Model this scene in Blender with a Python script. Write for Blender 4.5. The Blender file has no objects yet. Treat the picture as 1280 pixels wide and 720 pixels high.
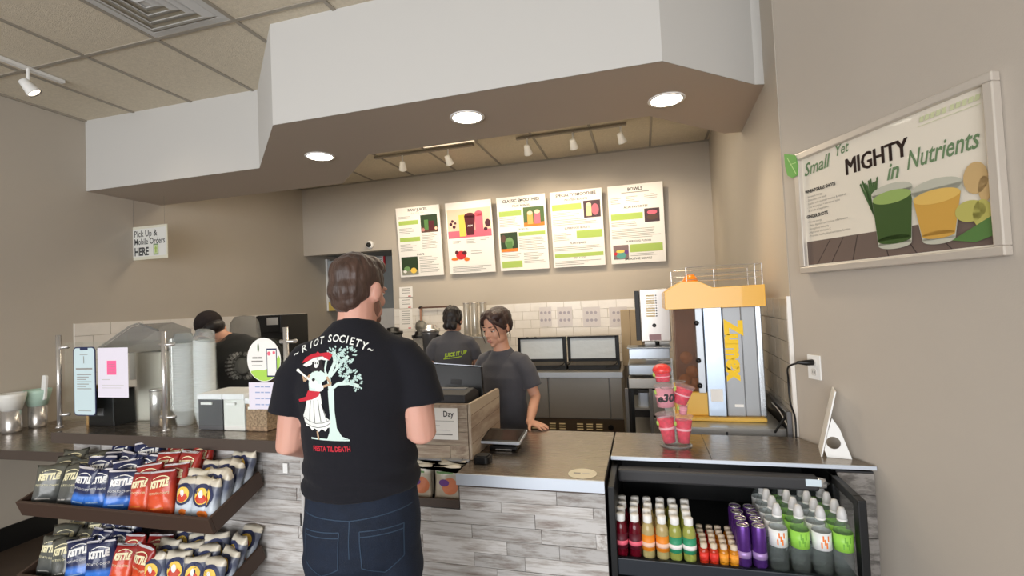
import bpy, bmesh, math, random
from mathutils import Vector, Matrix, noise
from mathutils.bvhtree import BVHTree
from mathutils.geometry import tessellate_polygon
random.seed(7)
PI = math.pi
SC = bpy.context.scene
COL = SC.collection

# ------------------------------------------------------------------ camera
YAW, PITCH, ROLL, FPX, CAMH = math.radians(15.05), math.radians(1.75), math.radians(-2.53), 604.4, 1.66
_cy, _sy, _cp, _sp = math.cos(YAW), math.sin(YAW), math.cos(PITCH), math.sin(PITCH)
F = Vector((-_sy*_cp, _cy*_cp, _sp)); R0 = Vector((_cy, _sy, 0)); U0 = R0.cross(F)
RR = R0*math.cos(ROLL) + U0*math.sin(ROLL); UU = -R0*math.sin(ROLL) + U0*math.cos(ROLL)
cd = bpy.data.cameras.new('camera'); cam = bpy.data.objects.new('camera', cd); COL.objects.link(cam)
cd.sensor_width = 36; cd.lens = FPX/1280*36; cd.clip_start = .05; cd.clip_end = 60
cam.matrix_world = Matrix((( RR.x, UU.x, -F.x, 0), (RR.y, UU.y, -F.y, 0), (RR.z, UU.z, -F.z, CAMH), (0, 0, 0, 1)))
SC.camera = cam

# ------------------------------------------------------------------ light
SC.view_settings.view_transform = 'Standard'; SC.view_settings.look = 'None'
SC.view_settings.exposure = 0.0; SC.view_settings.gamma = 1
w = bpy.data.worlds.new('world'); SC.world = w; w.use_nodes = True
w.node_tree.nodes['Background'].inputs[0].default_value = (.92, .95, 1, 1)
w.node_tree.nodes['Background'].inputs[1].default_value = .9
def area(name, loc, rot, sx, sy, power, color):
    l = bpy.data.lights.new(name, 'AREA'); l.shape = 'RECTANGLE'; l.size = sx; l.size_y = sy; l.energy = power; l.color = color
    o = bpy.data.objects.new(name, l); COL.objects.link(o); o.location = loc; o.rotation_euler = rot; o['kind'] = 'structure'
    return o
# shop-front glazing behind the camera: daylight
area('window_daylight', (-1.2, -4.2, 1.55), (math.radians(90), 0, 0), 6.0, 2.6, 350, (.97, .98, 1.0))
# kitchen side: ceiling fittings of the back room (overhead, above the aisle)
area('kitchen_ceiling_light', (-1.6, 4.3, 3.36), (0, 0, 0), 3.2, .6, 45, (1.0, .86, .66))

# ------------------------------------------------------------------ helpers
def at(x, y, Y):
    d = F*FPX + RR*(x-640) - UU*(y-360); return Vector((0, 0, CAMH)) + d*(Y/d.y)
def az(x, y, z):
    d = F*FPX + RR*(x-640) - UU*(y-360); return Vector((0, 0, CAMH)) + d*((z-CAMH)/d.z)

MATS = {}
def mat(name, col=(.8, .8, .8), rough=.5, metal=0, trans=0, ior=1.45, emit=0, emitcol=None, var=0, vscale=8, bump=0, bscale=60, alpha=1, coat=0, stretch=None, sheen=0, sss=0):
    if name in MATS: return MATS[name]
    m = bpy.data.materials.new(name); m.use_nodes = True; nt = m.node_tree; b = nt.nodes['Principled BSDF']
    c = tuple(((v/12.92) if v <= .04045 else ((v+.055)/1.055)**2.4) for v in col) + (1,)
    b.inputs['Base Color'].default_value = c; b.inputs['Roughness'].default_value = rough; b.inputs['Metallic'].default_value = metal
    b.inputs['Transmission Weight'].default_value = trans; b.inputs['IOR'].default_value = ior; b.inputs['Alpha'].default_value = alpha
    b.inputs['Coat Weight'].default_value = coat
    if sheen: b.inputs['Sheen Weight'].default_value = sheen
    if sss: b.inputs['Subsurface Weight'].default_value = sss; b.inputs['Subsurface Scale'].default_value = .01
    if emit:
        b.inputs['Emission Strength'].default_value = emit; b.inputs['Emission Color'].default_value = (emitcol or c[:3]) + (1,) if len(emitcol or c[:3]) == 3 else emitcol
    tc = nt.nodes.new('ShaderNodeTexCoord'); mp = nt.nodes.new('ShaderNodeMapping'); nt.links.new(tc.outputs['Object'], mp.inputs[0])
    if stretch: mp.inputs['Scale'].default_value = stretch
    if var:
        n = nt.nodes.new('ShaderNodeTexNoise'); n.inputs['Scale'].default_value = vscale; n.inputs['Detail'].default_value = 5
        nt.links.new(mp.outputs[0], n.inputs['Vector'])
        r = nt.nodes.new('ShaderNodeValToRGB'); r.color_ramp.elements[0].position = .3; r.color_ramp.elements[1].position = .7
        r.color_ramp.elements[0].color = tuple(v*(1-var) for v in c[:3]) + (1,); r.color_ramp.elements[1].color = tuple(min(1, v*(1+var)) for v in c[:3]) + (1,)
        nt.links.new(n.outputs[0], r.inputs[0]); nt.links.new(r.outputs[0], b.inputs['Base Color'])
    if bump:
        n2 = nt.nodes.new('ShaderNodeTexNoise'); n2.inputs['Scale'].default_value = bscale; n2.inputs['Detail'].default_value = 4
        nt.links.new(mp.outputs[0], n2.inputs['Vector'])
        bp = nt.nodes.new('ShaderNodeBump'); bp.inputs['Strength'].default_value = bump; bp.inputs['Distance'].default_value = .01
        nt.links.new(n2.outputs[0], bp.inputs['Height']); nt.links.new(bp.outputs[0], b.inputs['Normal'])
    MATS[name] = m; return m
def lin(c): return tuple(((v/12.92) if v <= .04045 else ((v+.055)/1.055)**2.4) for v in c) + (1,)
def ramp_mat(name, stops, rough=.35, axis=2, coat=.3, bump=.35, bscale=30, coords='Generated'):
    """printed film: colour bands along one axis of the thing itself"""
    m = mat(name, stops[0][1], rough, bump=bump, bscale=bscale, coat=coat); nt = m.node_tree; b = nt.nodes['Principled BSDF']
    tc = nt.nodes.new('ShaderNodeTexCoord'); sp = nt.nodes.new('ShaderNodeSeparateXYZ'); nt.links.new(tc.outputs[coords], sp.inputs[0])
    r = nt.nodes.new('ShaderNodeValToRGB'); els = r.color_ramp.elements
    while len(els) < len(stops): els.new(.5)
    for e, (p, c) in zip(els, stops): e.position = p; e.color = lin(c)
    nt.links.new(sp.outputs[axis], r.inputs[0]); nt.links.new(r.outputs[0], b.inputs['Base Color'])
    return m
def plank_mat(name, light, dark, knots, rough=.6):
    m = mat(name, light, rough); nt = m.node_tree; b = nt.nodes['Principled BSDF']; L = nt.links.new
    tc = nt.nodes.new('ShaderNodeTexCoord'); oi = nt.nodes.new('ShaderNodeObjectInfo')
    ml = nt.nodes.new('ShaderNodeVectorMath'); ml.operation = 'MULTIPLY_ADD'
    cb = nt.nodes.new('ShaderNodeCombineXYZ'); mu = nt.nodes.new('ShaderNodeMath'); mu.operation = 'MULTIPLY'; mu.inputs[1].default_value = 40
    L(oi.outputs['Random'], mu.inputs[0]); L(mu.outputs[0], cb.inputs[0]); L(mu.outputs[0], cb.inputs[2])
    ml.inputs[1].default_value = (2.2, 1, 3.4); L(tc.outputs['Generated'], ml.inputs[0]); L(cb.outputs[0], ml.inputs[2])
    n = nt.nodes.new('ShaderNodeTexNoise'); n.inputs['Scale'].default_value = .8; n.inputs['Detail'].default_value = 7; n.inputs['Roughness'].default_value = .65; L(ml.outputs[0], n.inputs['Vector'])
    r = nt.nodes.new('ShaderNodeValToRGB'); e = r.color_ramp.elements
    e[0].position = .30; e[0].color = lin(knots); e[1].position = .46; e[1].color = lin(dark); x = e.new(.56); x.color = lin(light)
    L(n.outputs[0], r.inputs[0])
    mx = nt.nodes.new('ShaderNodeMixRGB'); mx.blend_type = 'MULTIPLY'; mx.inputs[0].default_value = 1
    mr = nt.nodes.new('ShaderNodeMapRange'); mr.inputs[3].default_value = .72; mr.inputs[4].default_value = 1.08; L(oi.outputs['Random'], mr.inputs[0])
    L(r.outputs[0], mx.inputs[1]); L(mr.outputs[0], mx.inputs[2]); L(mx.outputs[0], b.inputs['Base Color'])
    bp = nt.nodes.new('ShaderNodeBump'); bp.inputs['Strength'].default_value = .3; bp.inputs['Distance'].default_value = .003; L(n.outputs[0], bp.inputs['Height']); L(bp.outputs[0], b.inputs['Normal'])
    return m
def steel_mat(name, col, rough, stretch=(1, 60, 60), metal=.72):
    m = mat(name, col, rough, metal); nt = m.node_tree; b = nt.nodes['Principled BSDF']; L = nt.links.new
    tc = nt.nodes.new('ShaderNodeTexCoord'); mp = nt.nodes.new('ShaderNodeMapping'); mp.inputs['Scale'].default_value = stretch; L(tc.outputs['Object'], mp.inputs[0])
    n = nt.nodes.new('ShaderNodeTexNoise'); n.inputs['Scale'].default_value = 4; n.inputs['Detail'].default_value = 4; L(mp.outputs[0], n.inputs['Vector'])
    mr = nt.nodes.new('ShaderNodeMapRange'); mr.inputs[3].default_value = rough*.75; mr.inputs[4].default_value = rough*1.35; L(n.outputs[0], mr.inputs[0]); L(mr.outputs[0], b.inputs['Roughness'])
    return m

def obj(name, bm, m=None, parent=None, smooth=False, bevel=0, loc=None, me=None):
    if me is None:
        me = bpy.data.meshes.new(name); bmesh.ops.recalc_face_normals(bm, faces=bm.faces); bm.to_mesh(me); bm.free()
    if smooth:
        me.polygons.foreach_set('use_smooth', [True]*len(me.polygons))
    o = bpy.data.objects.new(name, me); COL.objects.link(o)
    if m: 
        me.materials.clear(); me.materials.append(m)
    if parent is not None: o.parent = parent
    if loc is not None: o.location = loc
    if bevel:
        b = o.modifiers.new('b', 'BEVEL'); b.width = bevel; b.segments = 2; b.limit_method = 'ANGLE'
    if smooth == 2 or bevel: 
        try: me.shade_auto_smooth = True
        except Exception: pass
    return o
def tag(o, label, cat, group=None, kind=None):
    o['label'] = label; o['category'] = cat
    if group: o['group'] = group
    if kind: o['kind'] = kind
    return o
def empty(name, loc=(0, 0, 0), label=None, cat=None, group=None, rot=None, M=None):
    o = bpy.data.objects.new(name, None); COL.objects.link(o); o.empty_display_size = .05
    if M is not None: o.matrix_world = M
    else:
        o.location = loc
        if rot: o.rotation_euler = rot
    if label: tag(o, label, cat, group)
    return o
def struct(name, bm, m, parent=None, **k):
    o = obj(name, bm, m, parent, **k)
    if parent is None: o['kind'] = 'structure'
    return o
def dup(o, parent=None, **props):
    c = o.copy(); COL.objects.link(c)
    if parent is not None: c.parent = parent; 
    for ch in list(o.children): dup(ch, c)
    for k, v in props.items(): c[k] = v
    return c
def B(): return bmesh.new()
def box(bm, x0, x1, y0, y1, z0, z1, M=None):
    vs = [bm.verts.new((M @ Vector(p)) if M else p) for p in ((x0,y0,z0),(x1,y0,z0),(x1,y1,z0),(x0,y1,z0),(x0,y0,z1),(x1,y0,z1),(x1,y1,z1),(x0,y1,z1))]
    for f in ((0,3,2,1),(4,5,6,7),(0,1,5,4),(1,2,6,5),(2,3,7,6),(3,0,4,7)): bm.faces.new([vs[i] for i in f])
    return bm
def bx(*a, M=None): return box(B(), *a, M=M)
def prism(bm, pts, a, b, axis='z', M=None):
    """extrude a 2-D outline; axis z: pts (x,y) from z=a..b; axis x: pts (y,z); axis y: pts (x,z)"""
    def P(p, t):
        v = Vector((p[0], p[1], t)) if axis == 'z' else Vector((t, p[0], p[1])) if axis == 'x' else Vector((p[0], t, p[1]))
        return M @ v if M else v
    A = [bm.verts.new(P(p, a)) for p in pts]; C = [bm.verts.new(P(p, b)) for p in pts]; n = len(pts)
    for i in range(n): bm.faces.new((A[i], A[(i+1) % n], C[(i+1) % n], C[i]))
    fa = bm.faces.new(A[::-1]); fc = bm.faces.new(C)
    bmesh.ops.triangulate(bm, faces=[fa, fc]) if n > 4 else None
    return bm
def lathe(bm, prof, seg=20, c=(0, 0, 0), M=None, caps=True):
    c = Vector(c); rings = []
    for r, z in prof:
        ring = []
        if r < 1e-5:
            p = Vector((0, 0, z)); ring = [bm.verts.new((M @ p if M else p) + c)]
        else:
            for i in range(seg):
                a = 2*PI*i/seg; p = Vector((r*math.cos(a), r*math.sin(a), z)); ring.append(bm.verts.new((M @ p if M else p) + c))
        rings.append(ring)
    for A, C in zip(rings, rings[1:]):
        if len(A) == 1 and len(C) == 1: continue
        for i in range(seg):
            j = (i+1) % seg
            if len(A) == 1: bm.faces.new((A[0], C[j], C[i]))
            elif len(C) == 1: bm.faces.new((A[i], A[j], C[0]))
            else: bm.faces.new((A[i], A[j], C[j], C[i]))
    if caps and len(rings[0]) > 1: bm.faces.new(rings[0][::-1])
    if caps and len(rings[-1]) > 1: bm.faces.new(rings[-1])
    return bm
def blob(bm, pts, rad, seg=14, ref=None, M=None, caps=True):
    """tapered tube through pts; rad = r or (ru, rv); ref = direction of the u axis"""
    pts = [Vector(p) for p in pts]; n = len(pts)
    rad = [(r, r) if not isinstance(r, (tuple, list)) else r for r in rad]
    T = [(pts[min(i+1, n-1)] - pts[max(i-1, 0)]).normalized() for i in range(n)]
    u = Vector(ref) if ref else (Vector((1, 0, 0)) if abs(T[0].x) < .8 else Vector((0, 1, 0)))
    P = []; fr = []
    for i in range(n):
        u = Vector(ref) if ref else u
        uu = (u - T[i]*u.dot(T[i])).normalized(); v = T[i].cross(uu); u = uu; fr.append((uu, v))
    def ring(c, uu, v, ru, rv): return [bm.verts.new((M @ q) if M else q) for q in (c + uu*ru*math.cos(2*PI*k/seg) + v*rv*math.sin(2*PI*k/seg) for k in range(seg))]
    rings = []
    if caps:
        for s in (.15, .55, .87):
            k = math.sqrt(1 - (1-s)**2) if s < 1 else 1; d = (1-s)*min(rad[0])
            rings.append(ring(pts[0] - T[0]*d, *fr[0], rad[0][0]*k, rad[0][1]*k))
    for i in range(n): rings.append(ring(pts[i], *fr[i], *rad[i]))
    if caps:
        for s in (.87, .55, .15):
            k = math.sqrt(1 - (1-s)**2); d = (1-s)*min(rad[-1])
            rings.append(ring(pts[-1] + T[-1]*d, *fr[-1], rad[-1][0]*k, rad[-1][1]*k))
    for A, C in zip(rings, rings[1:]):
        for i in range(seg): bm.faces.new((A[i], A[(i+1) % seg], C[(i+1) % seg], C[i]))
    bm.faces.new(rings[0][::-1]); bm.faces.new(rings[-1])
    return bm
def tube(pts, r, seg=8, M=None): return blob(B(), pts, [r]*len(pts), seg, M=M, caps=False)
def smooth_path(pts, k=6):
    pts = [Vector(p) for p in pts]; out = []
    for i in range(len(pts)-1):
        p0, p1, p2, p3 = pts[max(i-1, 0)], pts[i], pts[i+1], pts[min(i+2, len(pts)-1)]
        for j in range(k):
            t = j/k; out.append(.5*((2*p1) + (p2-p0)*t + (2*p0-5*p1+4*p2-p3)*t*t + (3*p1-p0-3*p2+p3)*t**3))
    out.append(pts[-1]); return out
def ell(bm, c, r, M=None, rot=None, seg=16):
    T = Matrix.Translation(Vector(c)) @ (rot.to_4x4() if rot else Matrix()) @ Matrix.Diagonal((*r, 1))
    if M: T = M @ T
    bmesh.ops.create_uvsphere(bm, u_segments=seg, v_segments=max(6, seg*2//3), radius=1, matrix=T)
    return bm
def remesh(bm, vox, it=4, fac=.5):
    bmesh.ops.recalc_face_normals(bm, faces=bm.faces)
    me = bpy.data.meshes.new('t'); bm.to_mesh(me); bm.free(); o = bpy.data.objects.new('t', me); COL.objects.link(o)
    r = o.modifiers.new('r', 'REMESH'); r.mode = 'VOXEL'; r.voxel_size = vox; r.adaptivity = 0
    s = o.modifiers.new('s', 'SMOOTH'); s.factor = fac; s.iterations = it
    dg = bpy.context.evaluated_depsgraph_get(); dg.update(); out = bpy.data.meshes.new_from_object(o.evaluated_get(dg))
    bpy.data.objects.remove(o); bpy.data.meshes.remove(me)
    out.polygons.foreach_set('use_smooth', [True]*len(out.polygons)); return out
def bvh(me): 
    return BVHTree.FromPolygons([v.co.copy() for v in me.vertices], [tuple(p.vertices) for p in me.polygons])
def displace(me, fn):
    ns = [v.normal.copy() for v in me.vertices]
    for v, n in zip(me.vertices, ns): v.co = v.co + n*fn(v.co, n)
    me.update()

_tc = {}
def text_geo(s, size=1, align='CENTER', bold=0, shear=0, res=2):
    """outline of the lettering as 2-D verts and faces"""
    k = (s, size, align, bold, shear, res)
    if k in _tc: return _tc[k]
    c = bpy.data.curves.new('t', 'FONT'); c.body = s; c.size = size; c.align_x = align; c.align_y = 'CENTER'; c.offset = bold; c.shear = shear; c.resolution_u = res
    o = bpy.data.objects.new('t', c); COL.objects.link(o); dg = bpy.context.evaluated_depsgraph_get(); dg.update()
    me = bpy.data.meshes.new_from_object(o.evaluated_get(dg))
    g = ([v.co.xy.copy() for v in me.vertices], [tuple(p.vertices) for p in me.polygons])
    bpy.data.objects.remove(o); bpy.data.curves.remove(c); bpy.data.meshes.remove(me); _tc[k] = g; return g
def add_text(bm, s, x, y, size, z=0, M=None, rot=0, sx=1, **k):
    vs, fs = text_geo(s, size, **k); ca, sa = math.cos(rot), math.sin(rot); V = []
    for v in vs:
        vx = v.x*sx; p = Vector((x + vx*ca - v.y*sa, y + vx*sa + v.y*ca, z)); V.append(bm.verts.new(M @ p if M else p))
    for f in fs:
        try: bm.faces.new([V[i] for i in f])
        except ValueError: pass
    return bm
def add_poly(bm, pts, z=0, M=None):
    V = [Vector((p[0], p[1], z)) for p in pts]; vs = [bm.verts.new(M @ v if M else v) for v in V]
    if len(pts) <= 4: bm.faces.new(vs)
    else:
        for t in tessellate_polygon([V]): bm.faces.new([vs[i] for i in t])
    return bm
def circ(cx, cy, rx, ry=None, n=24, a0=0, a1=2*PI):
    ry = ry or rx; return [(cx + rx*math.cos(a0+(a1-a0)*i/n), cy + ry*math.sin(a0+(a1-a0)*i/n)) for i in range(n if a1-a0 > 6.28 else n+1)]
def rc(x0, y0, x1, y1): return [(x0, y0), (x1, y0), (x1, y1), (x0, y1)]
def art(parent, z, items, matdict=None):
    """flat print on a panel: items = (part name, material, [polygons]) drawn one above the other"""
    for i, (nm, m, polys) in enumerate(items):
        if nm in ('heading', 'poster_script', 'green_band', 'lettering', 'berries', 'bowl_fruit') and 1 < len(polys) < 8:
            for p in polys:
                bm = B()
                if isinstance(p, dict): add_text(bm, **dict(p, z=z + i*.0005))
                else: add_poly(bm, p, z + i*.0005)
                obj(nm, bm, m, parent)
            continue
        bm = B()
        for p in polys:
            if isinstance(p, dict): add_text(bm, **dict(p, z=z + i*.0005))
            else: add_poly(bm, p, z + i*.0005)
        o = obj(nm, bm, m, parent)
        if nm in ('small_print', 'poster_small_print', 'poster_caption', 'poster_table_gap', 'handwriting', 'diagram', 'wheatgrass_picture', 'yellow_glass_picture', 'green_glass_picture'): o['kind'] = 'stuff'
def T(s, x, y, size, **k): return dict(s=s, x=x, y=y, size=size, **k)
def conform(bm, tree, direction, off=.0015, maxedge=.02, M=None):
    """drape flat print onto a surface: subdivide, then drop every vertex along direction"""
    for _ in range(4):
        es = [e for e in bm.edges if e.calc_length() > maxedge]
        if not es: break
        bmesh.ops.subdivide_edges(bm, edges=es, cuts=1); bmesh.ops.triangulate(bm, faces=bm.faces)
    d = Vector(direction).normalized()
    for v in bm.verts:
        h = tree.ray_cast(v.co - d*.6, d)
        if h[0] is not None: v.co = h[0] - d*off
    return bm

# ------------------------------------------------------------------ materials
WALL = mat('wall_paint', (.735, .70, .65), .75, var=.02, vscale=2, bump=.05, bscale=180)
WALLR = mat('side_wall_paint', (.725, .69, .645), .7, var=.02, vscale=2, bump=.05, bscale=180)
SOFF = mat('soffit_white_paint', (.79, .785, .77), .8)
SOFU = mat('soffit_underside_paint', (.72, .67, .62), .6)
GREYW = mat('alcove_grey_paint', (.56, .57, .56), .8)
CTILE = mat('ceiling_tile', (.86, .82, .74), .95, var=.07, vscale=60, bump=.5, bscale=220)
TBAR = mat('ceiling_grid_bar', (.63, .60, .55), .6)
WHITE = mat('white_plastic', (.93, .93, .92), .4)
PAPER = mat('white_paper', (.95, .94, .92), .7)
LPAPER = mat('pale_lilac_paper', (.90, .88, .93), .7)
BLACK = mat('black_plastic', (.04, .04, .045), .35)
BLACKM = mat('black_powder_coat', (.055, .06, .065), .45)
DGREY = mat('dark_grey_plastic', (.19, .19, .20), .5)
MGREY = mat('mid_grey', (.45, .45, .46), .5)
STEEL = steel_mat('brushed_steel', (.72, .705, .68), .32)
STEELC = steel_mat('counter_steel', (.60, .56, .51), .25, (2, 70, 70), .9)
STEELE = mat('daylight_glare_steel', (.80, .83, .87), .45, .55)  # blue-white daylight reflection is put into this steel's colour
CHROME = mat('polished_steel', (.80, .79, .78), .25, .75)
BRONZE = mat('dark_bronze_laminate', (.34, .30, .275), .32, .3)
TRAYM = mat('tray_brown', (.29, .225, .19), .45, .1)
FLOORM = mat('dark_brown_floor', (.30, .25, .21), .45, var=.15, vscale=5)
BASEB = mat('black_rubber_base', (.05, .05, .055), .5)
TILEW = mat('cream_glazed_tile', (.90, .88, .85), .22, var=.03, vscale=10)
TILEG = mat('grey_glazed_tile', (.70, .67, .62), .2, var=.05, vscale=10)
GROUT = mat('grout', (.78, .75, .70), .9)
PLANK = plank_mat('whitewashed_plank', (.80, .79, .78), (.70, .68, .66), (.50, .44, .41))
PLANKB = plank_mat('beige_plank', (.74, .68, .60), (.66, .59, .52), (.52, .44, .38))
PLANKD = plank_mat('grey_plank', (.56, .54, .52), (.44, .42, .40), (.28, .26, .25))
GLASS = mat('clear_glass', (.93, .97, .96), .03, trans=1, ior=1.02, alpha=.35)
ACRYL = mat('clear_plastic', (.86, .88, .88), .18, trans=.75, ior=1.15, alpha=.75)
FROST = mat('frosted_cup_plastic', (.93, .94, .94), .35, trans=.25, ior=1.15, alpha=.82)
CUPW = mat('thin_cup_plastic', (.95, .85, .88), .1, trans=.5, ior=1.05, alpha=.3)
SMOKE = mat('smoked_clear_plastic', (.55, .56, .56), .15, trans=.5, ior=1.1, alpha=.55)
INK = mat('dark_ink', (.16, .15, .15), .6); INKG = mat('grey_ink', (.58, .57, .55), .6); INKL = mat('pale_grey_ink', (.76, .75, .73), .6)
GREENI = mat('lime_green_ink', (.66, .76, .38), .6); DGREEN = mat('leaf_green_ink', (.33, .50, .27), .6); MGREEN = mat('mid_green_ink', (.45, .60, .38), .6)
REDI = mat('red_ink', (.80, .16, .20), .6); ORI = mat('orange_ink', (.93, .50, .18), .6); YELI = mat('yellow_ink', (.95, .80, .35), .6); PINKI = mat('pink_ink', (.93, .42, .50), .6)
PURI = mat('purple_ink', (.42, .25, .52), .6); NAVYI = mat('navy_ink', (.16, .19, .33), .5); BROWNI = mat('brown_ink', (.36, .26, .22), .6); PEACH = mat('peach_ink', (.96, .80, .70), .6)
FOREST = mat('dark_foliage_ink', (.16, .24, .13), .6); WINE = mat('wine_ink', (.33, .07, .13), .6)

# ------------------------------------------------------------------ room shell
CZ, SZ = 3.42, 2.80          # ceiling height, soffit underside
LX, BY = -4.65, 5.90         # left wall, back wall
RCX, RCY = .694, 2.638       # outer corner of the right-hand walls
RD = Vector((.171, -.402, 0)).normalized(); RN = Vector((RD.y, -RD.x, 0))   # picture wall direction and room-side normal
RE = Vector((RCX, RCY, 0)) + RD*8.0
struct('floor', bx(LX-.1, 5.2, -5.2, 7.2, -.1, 0), FLOORM)
ceil = struct('ceiling', bx(LX-.1, 5.2, -5.2, 7.2, CZ+.03, CZ+.12), SOFF)
tile0 = None; bars = B()
gx0, gy0 = -2.879, 2.33
for i in range(-3, 8):
    X = gx0 + .61*i; box(bars, X-.012, X+.012, -3.8, BY, CZ-.004, CZ+.02)
ys = [gy0 - 1.22*5 + 1.22*k for k in range(0, 9)]
for y in ys:
    box(bars, LX, 2.0, y-.012, y+.012, CZ-.003, CZ+.02)
box(bars, LX, LX+.02, -3.8, BY, CZ-.01, CZ+.02); box(bars, LX, .86, BY-.02, BY, CZ-.01, CZ+.02)
gb = obj('grid_bars', bars, TBAR, ceil)
tme = None
for i in range(-3, 7):
    for k in range(1, 8):
        X = gx0 + .61*i; y = ys[k]
        x0 = max(X+.012, LX); 
        if k == 3 and i == 0:    # vent takes the far half of this bay
            t = obj('ceiling_tile', bx(x0, X+.598, y+.012, y+.598, CZ+.004, CZ+.02), CTILE, ceil); box(B(), 0, 1, 0, 1, 0, 1); continue
        if y > BY: continue
        t = obj('ceiling_tile', bx(x0, X+.598, y+.012, min(y+1.208, BY), CZ+.004, CZ+.02), CTILE, ceil)
# left wall with its cream tile band
wl = struct('wall_left', bx(LX-.12, LX, -4.5, BY+1.2, 0, CZ+.05), WALL)
struct('baseboard_left', bx(LX, LX+.015, -4.5, 2.84, 0, .165), BASEB)
tw = None
for r in range(6):
    for k in range(10):
        y0 = 2.985 + .29*k - (.145 if r % 2 else 0); y1 = y0+.284; y0 = max(y0, 2.985); y1 = min(y1, BY-.003)
        if y1-y0 < .03: continue
        obj('wall_tile', bx(LX, LX+.010, y0, y1, 1.645-.108*(r+1)+.004, 1.645-.108*r), TILEW, wl)
obj('tile_backing', bx(LX, LX+.004, 2.98, BY, .98, 1.648), GROUT, wl)
# back wall, with the alcove doorway at its left end
AX = -3.25
wb = B(); box(wb, AX, 1.3, BY, BY+.14, 0, CZ+.05); box(wb, LX-.12, AX, BY, BY+.14, 2.457, CZ+.05)
wb = struct('wall_back', wb, WALL)
struct('wall_alcove', box(bx(LX-.12, AX+.2, BY+1.1, BY+1.2, 0, 2.6), AX, AX+.02, BY+.14, BY+1.1, 0, 2.6), GREYW)
struct('wall_alcove_tiles', bx(LX-.02, AX, BY+1.085, BY+1.1, .8, 1.66), TILEW)
struct('ceiling_alcove', bx(LX-.12, AX+.2, BY+.14, BY+1.2, 2.5, 2.6), GREYW)
obj('tile_backing', bx(AX, .82, BY-.004, BY, .86, 1.645), GROUT, wb)
for r in range(7):
    for k in range(20):
        x0 = AX+.005 + .21*k - (.105 if r % 2 else 0); x1 = x0+.205; x0 = max(x0, AX+.005); x1 = min(x1, .80)
        if x1-x0 < .03: continue
        obj('wall_tile', bx(x0, x1, BY-.010, BY, 1.645-.105*(r+1)+.004, 1.645-.105*r), TILEW, wb)
# right-hand kitchen wall (slightly splayed), then the picture wall
kr = B(); prism(kr, [(.694, 2.638), (.82, BY), (1.3, BY), (1.3, 2.75)], 0, CZ+.05)
kr = struct('wall_right_kitchen', kr, WALL)
kd = Vector((.82-.694, BY-2.638, 0)).normalized(); KM = Matrix(((kd.x, 0, -kd.y, .694), (kd.y, 0, kd.x, 2.638), (0, 1, 0, 0), (0, 0, 0, 1)))
# KM: local x along the wall into the kitchen, y up, z towards the room
for r in range(7):
    for k in range(8):
        x0 = .03 + .155*k - (.077 if r % 2 else 0); x1 = x0+.150; x0 = max(x0, .03)
        z1 = 1.62-.108*r
        obj('wall_tile', box(B(), x0, x1, z1-.104, z1, 0, .010, M=KM), TILEG, kr)
obj('tile_backing', box(B(), .02, 1.3, .86, 1.623, 0, .004, M=KM), GROUT, kr)
obj('tile_trim', box(B(), -.0, .022, .95, 1.632, -.004, .014, M=KM), TILEW, kr)
pr_ = B(); c0 = Vector((RCX+.004, RCY-.004, 0)); q = [c0, c0+RD*8, c0+RD*8-RN*.2, c0-RN*.2]
prism(pr_, [(v.x, v.y) for v in q], 0, CZ+.05); struct('wall_right', pr_, WALLR)
# soffit: stepped band with chamfered corners
FR = [(LX, 3.10), (-2.84, 3.12), (-2.11, 2.435), (.15, 2.435), (.655, 2.895), (.775, 2.93), (.83, 2.93)]
BK = [(.83, 3.74), (.62, 3.70), (.10, 3.15), (-1.90, 3.15), (-2.55, 3.78), (LX, 3.78)]
so = B(); prism(so, FR+BK, SZ, CZ+.03)
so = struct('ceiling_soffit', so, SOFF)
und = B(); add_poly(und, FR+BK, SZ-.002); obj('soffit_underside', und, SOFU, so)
# closing walls of the seating side behind the camera (daylight comes through the shop-front)
struct('wall_front', box(box(bx(LX-.1, 5.2, -4.6, -4.5, 2.9, CZ+.1), LX-.1, -4.25, -4.6, -4.5, 0, 2.9), LX-.1, 5.2, -4.6, -4.5, 0, .2), WALL)
# alcove contents: door edge with yellow kick plate, framed notice
dr = empty('alcove_board', (0, 0, 0), 'white framed pale board with a mustard lower band in the alcove', 'board')
a = at(410, 330, BY+.5); obj('panel', bx(a.x, a.x+.40, BY+.5, BY+.54, 1.66, 2.42), mat('pale_grey_door', (.66, .68, .69), .5), dr)
obj('frame', bx(a.x-.03, a.x, BY+.48, BY+.56, 1.66, 2.45), WHITE, dr)
obj('yellow_panel', bx(a.x, a.x+.25, BY+.485, BY+.5, 1.66, 1.79), mat('mustard_plate', (.80, .70, .36), .5), dr)

def wall_panel(name, c, wd, ht, th, label, cat, group=None, X=(1, 0, 0), N=(0, -1, 0), m=PAPER, tilt=0, part='board'):
    X = Vector(X); N = Vector(N); Yv = N.cross(X)
    M = Matrix(((X.x, Yv.x, N.x, c[0]), (X.y, Yv.y, N.y, c[1]), (X.z, Yv.z, N.z, c[2]), (0, 0, 0, 1))) @ Matrix.Rotation(tilt, 4, 'X')
    e = empty(name, label=label, cat=cat, group=group, M=M)
    obj(part, bx(-wd/2, wd/2, -ht/2, ht/2, 0, th), m, e, bevel=.002 if th > .006 else 0)
    return e
n = wall_panel('framed_notice', at(472, 327, BY+1.08), .28, .34, .015, 'small red-bordered notice hanging inside the alcove', 'notice', m=REDI, part='frame')
art(n, .0155, [('sheet', PAPER, [rc(-.11, -.14, .11, .14)]), ('lettering', INKG, [rc(-.09, .10-.04*k, .09, .11-.04*k) for k in range(5)])])

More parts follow.
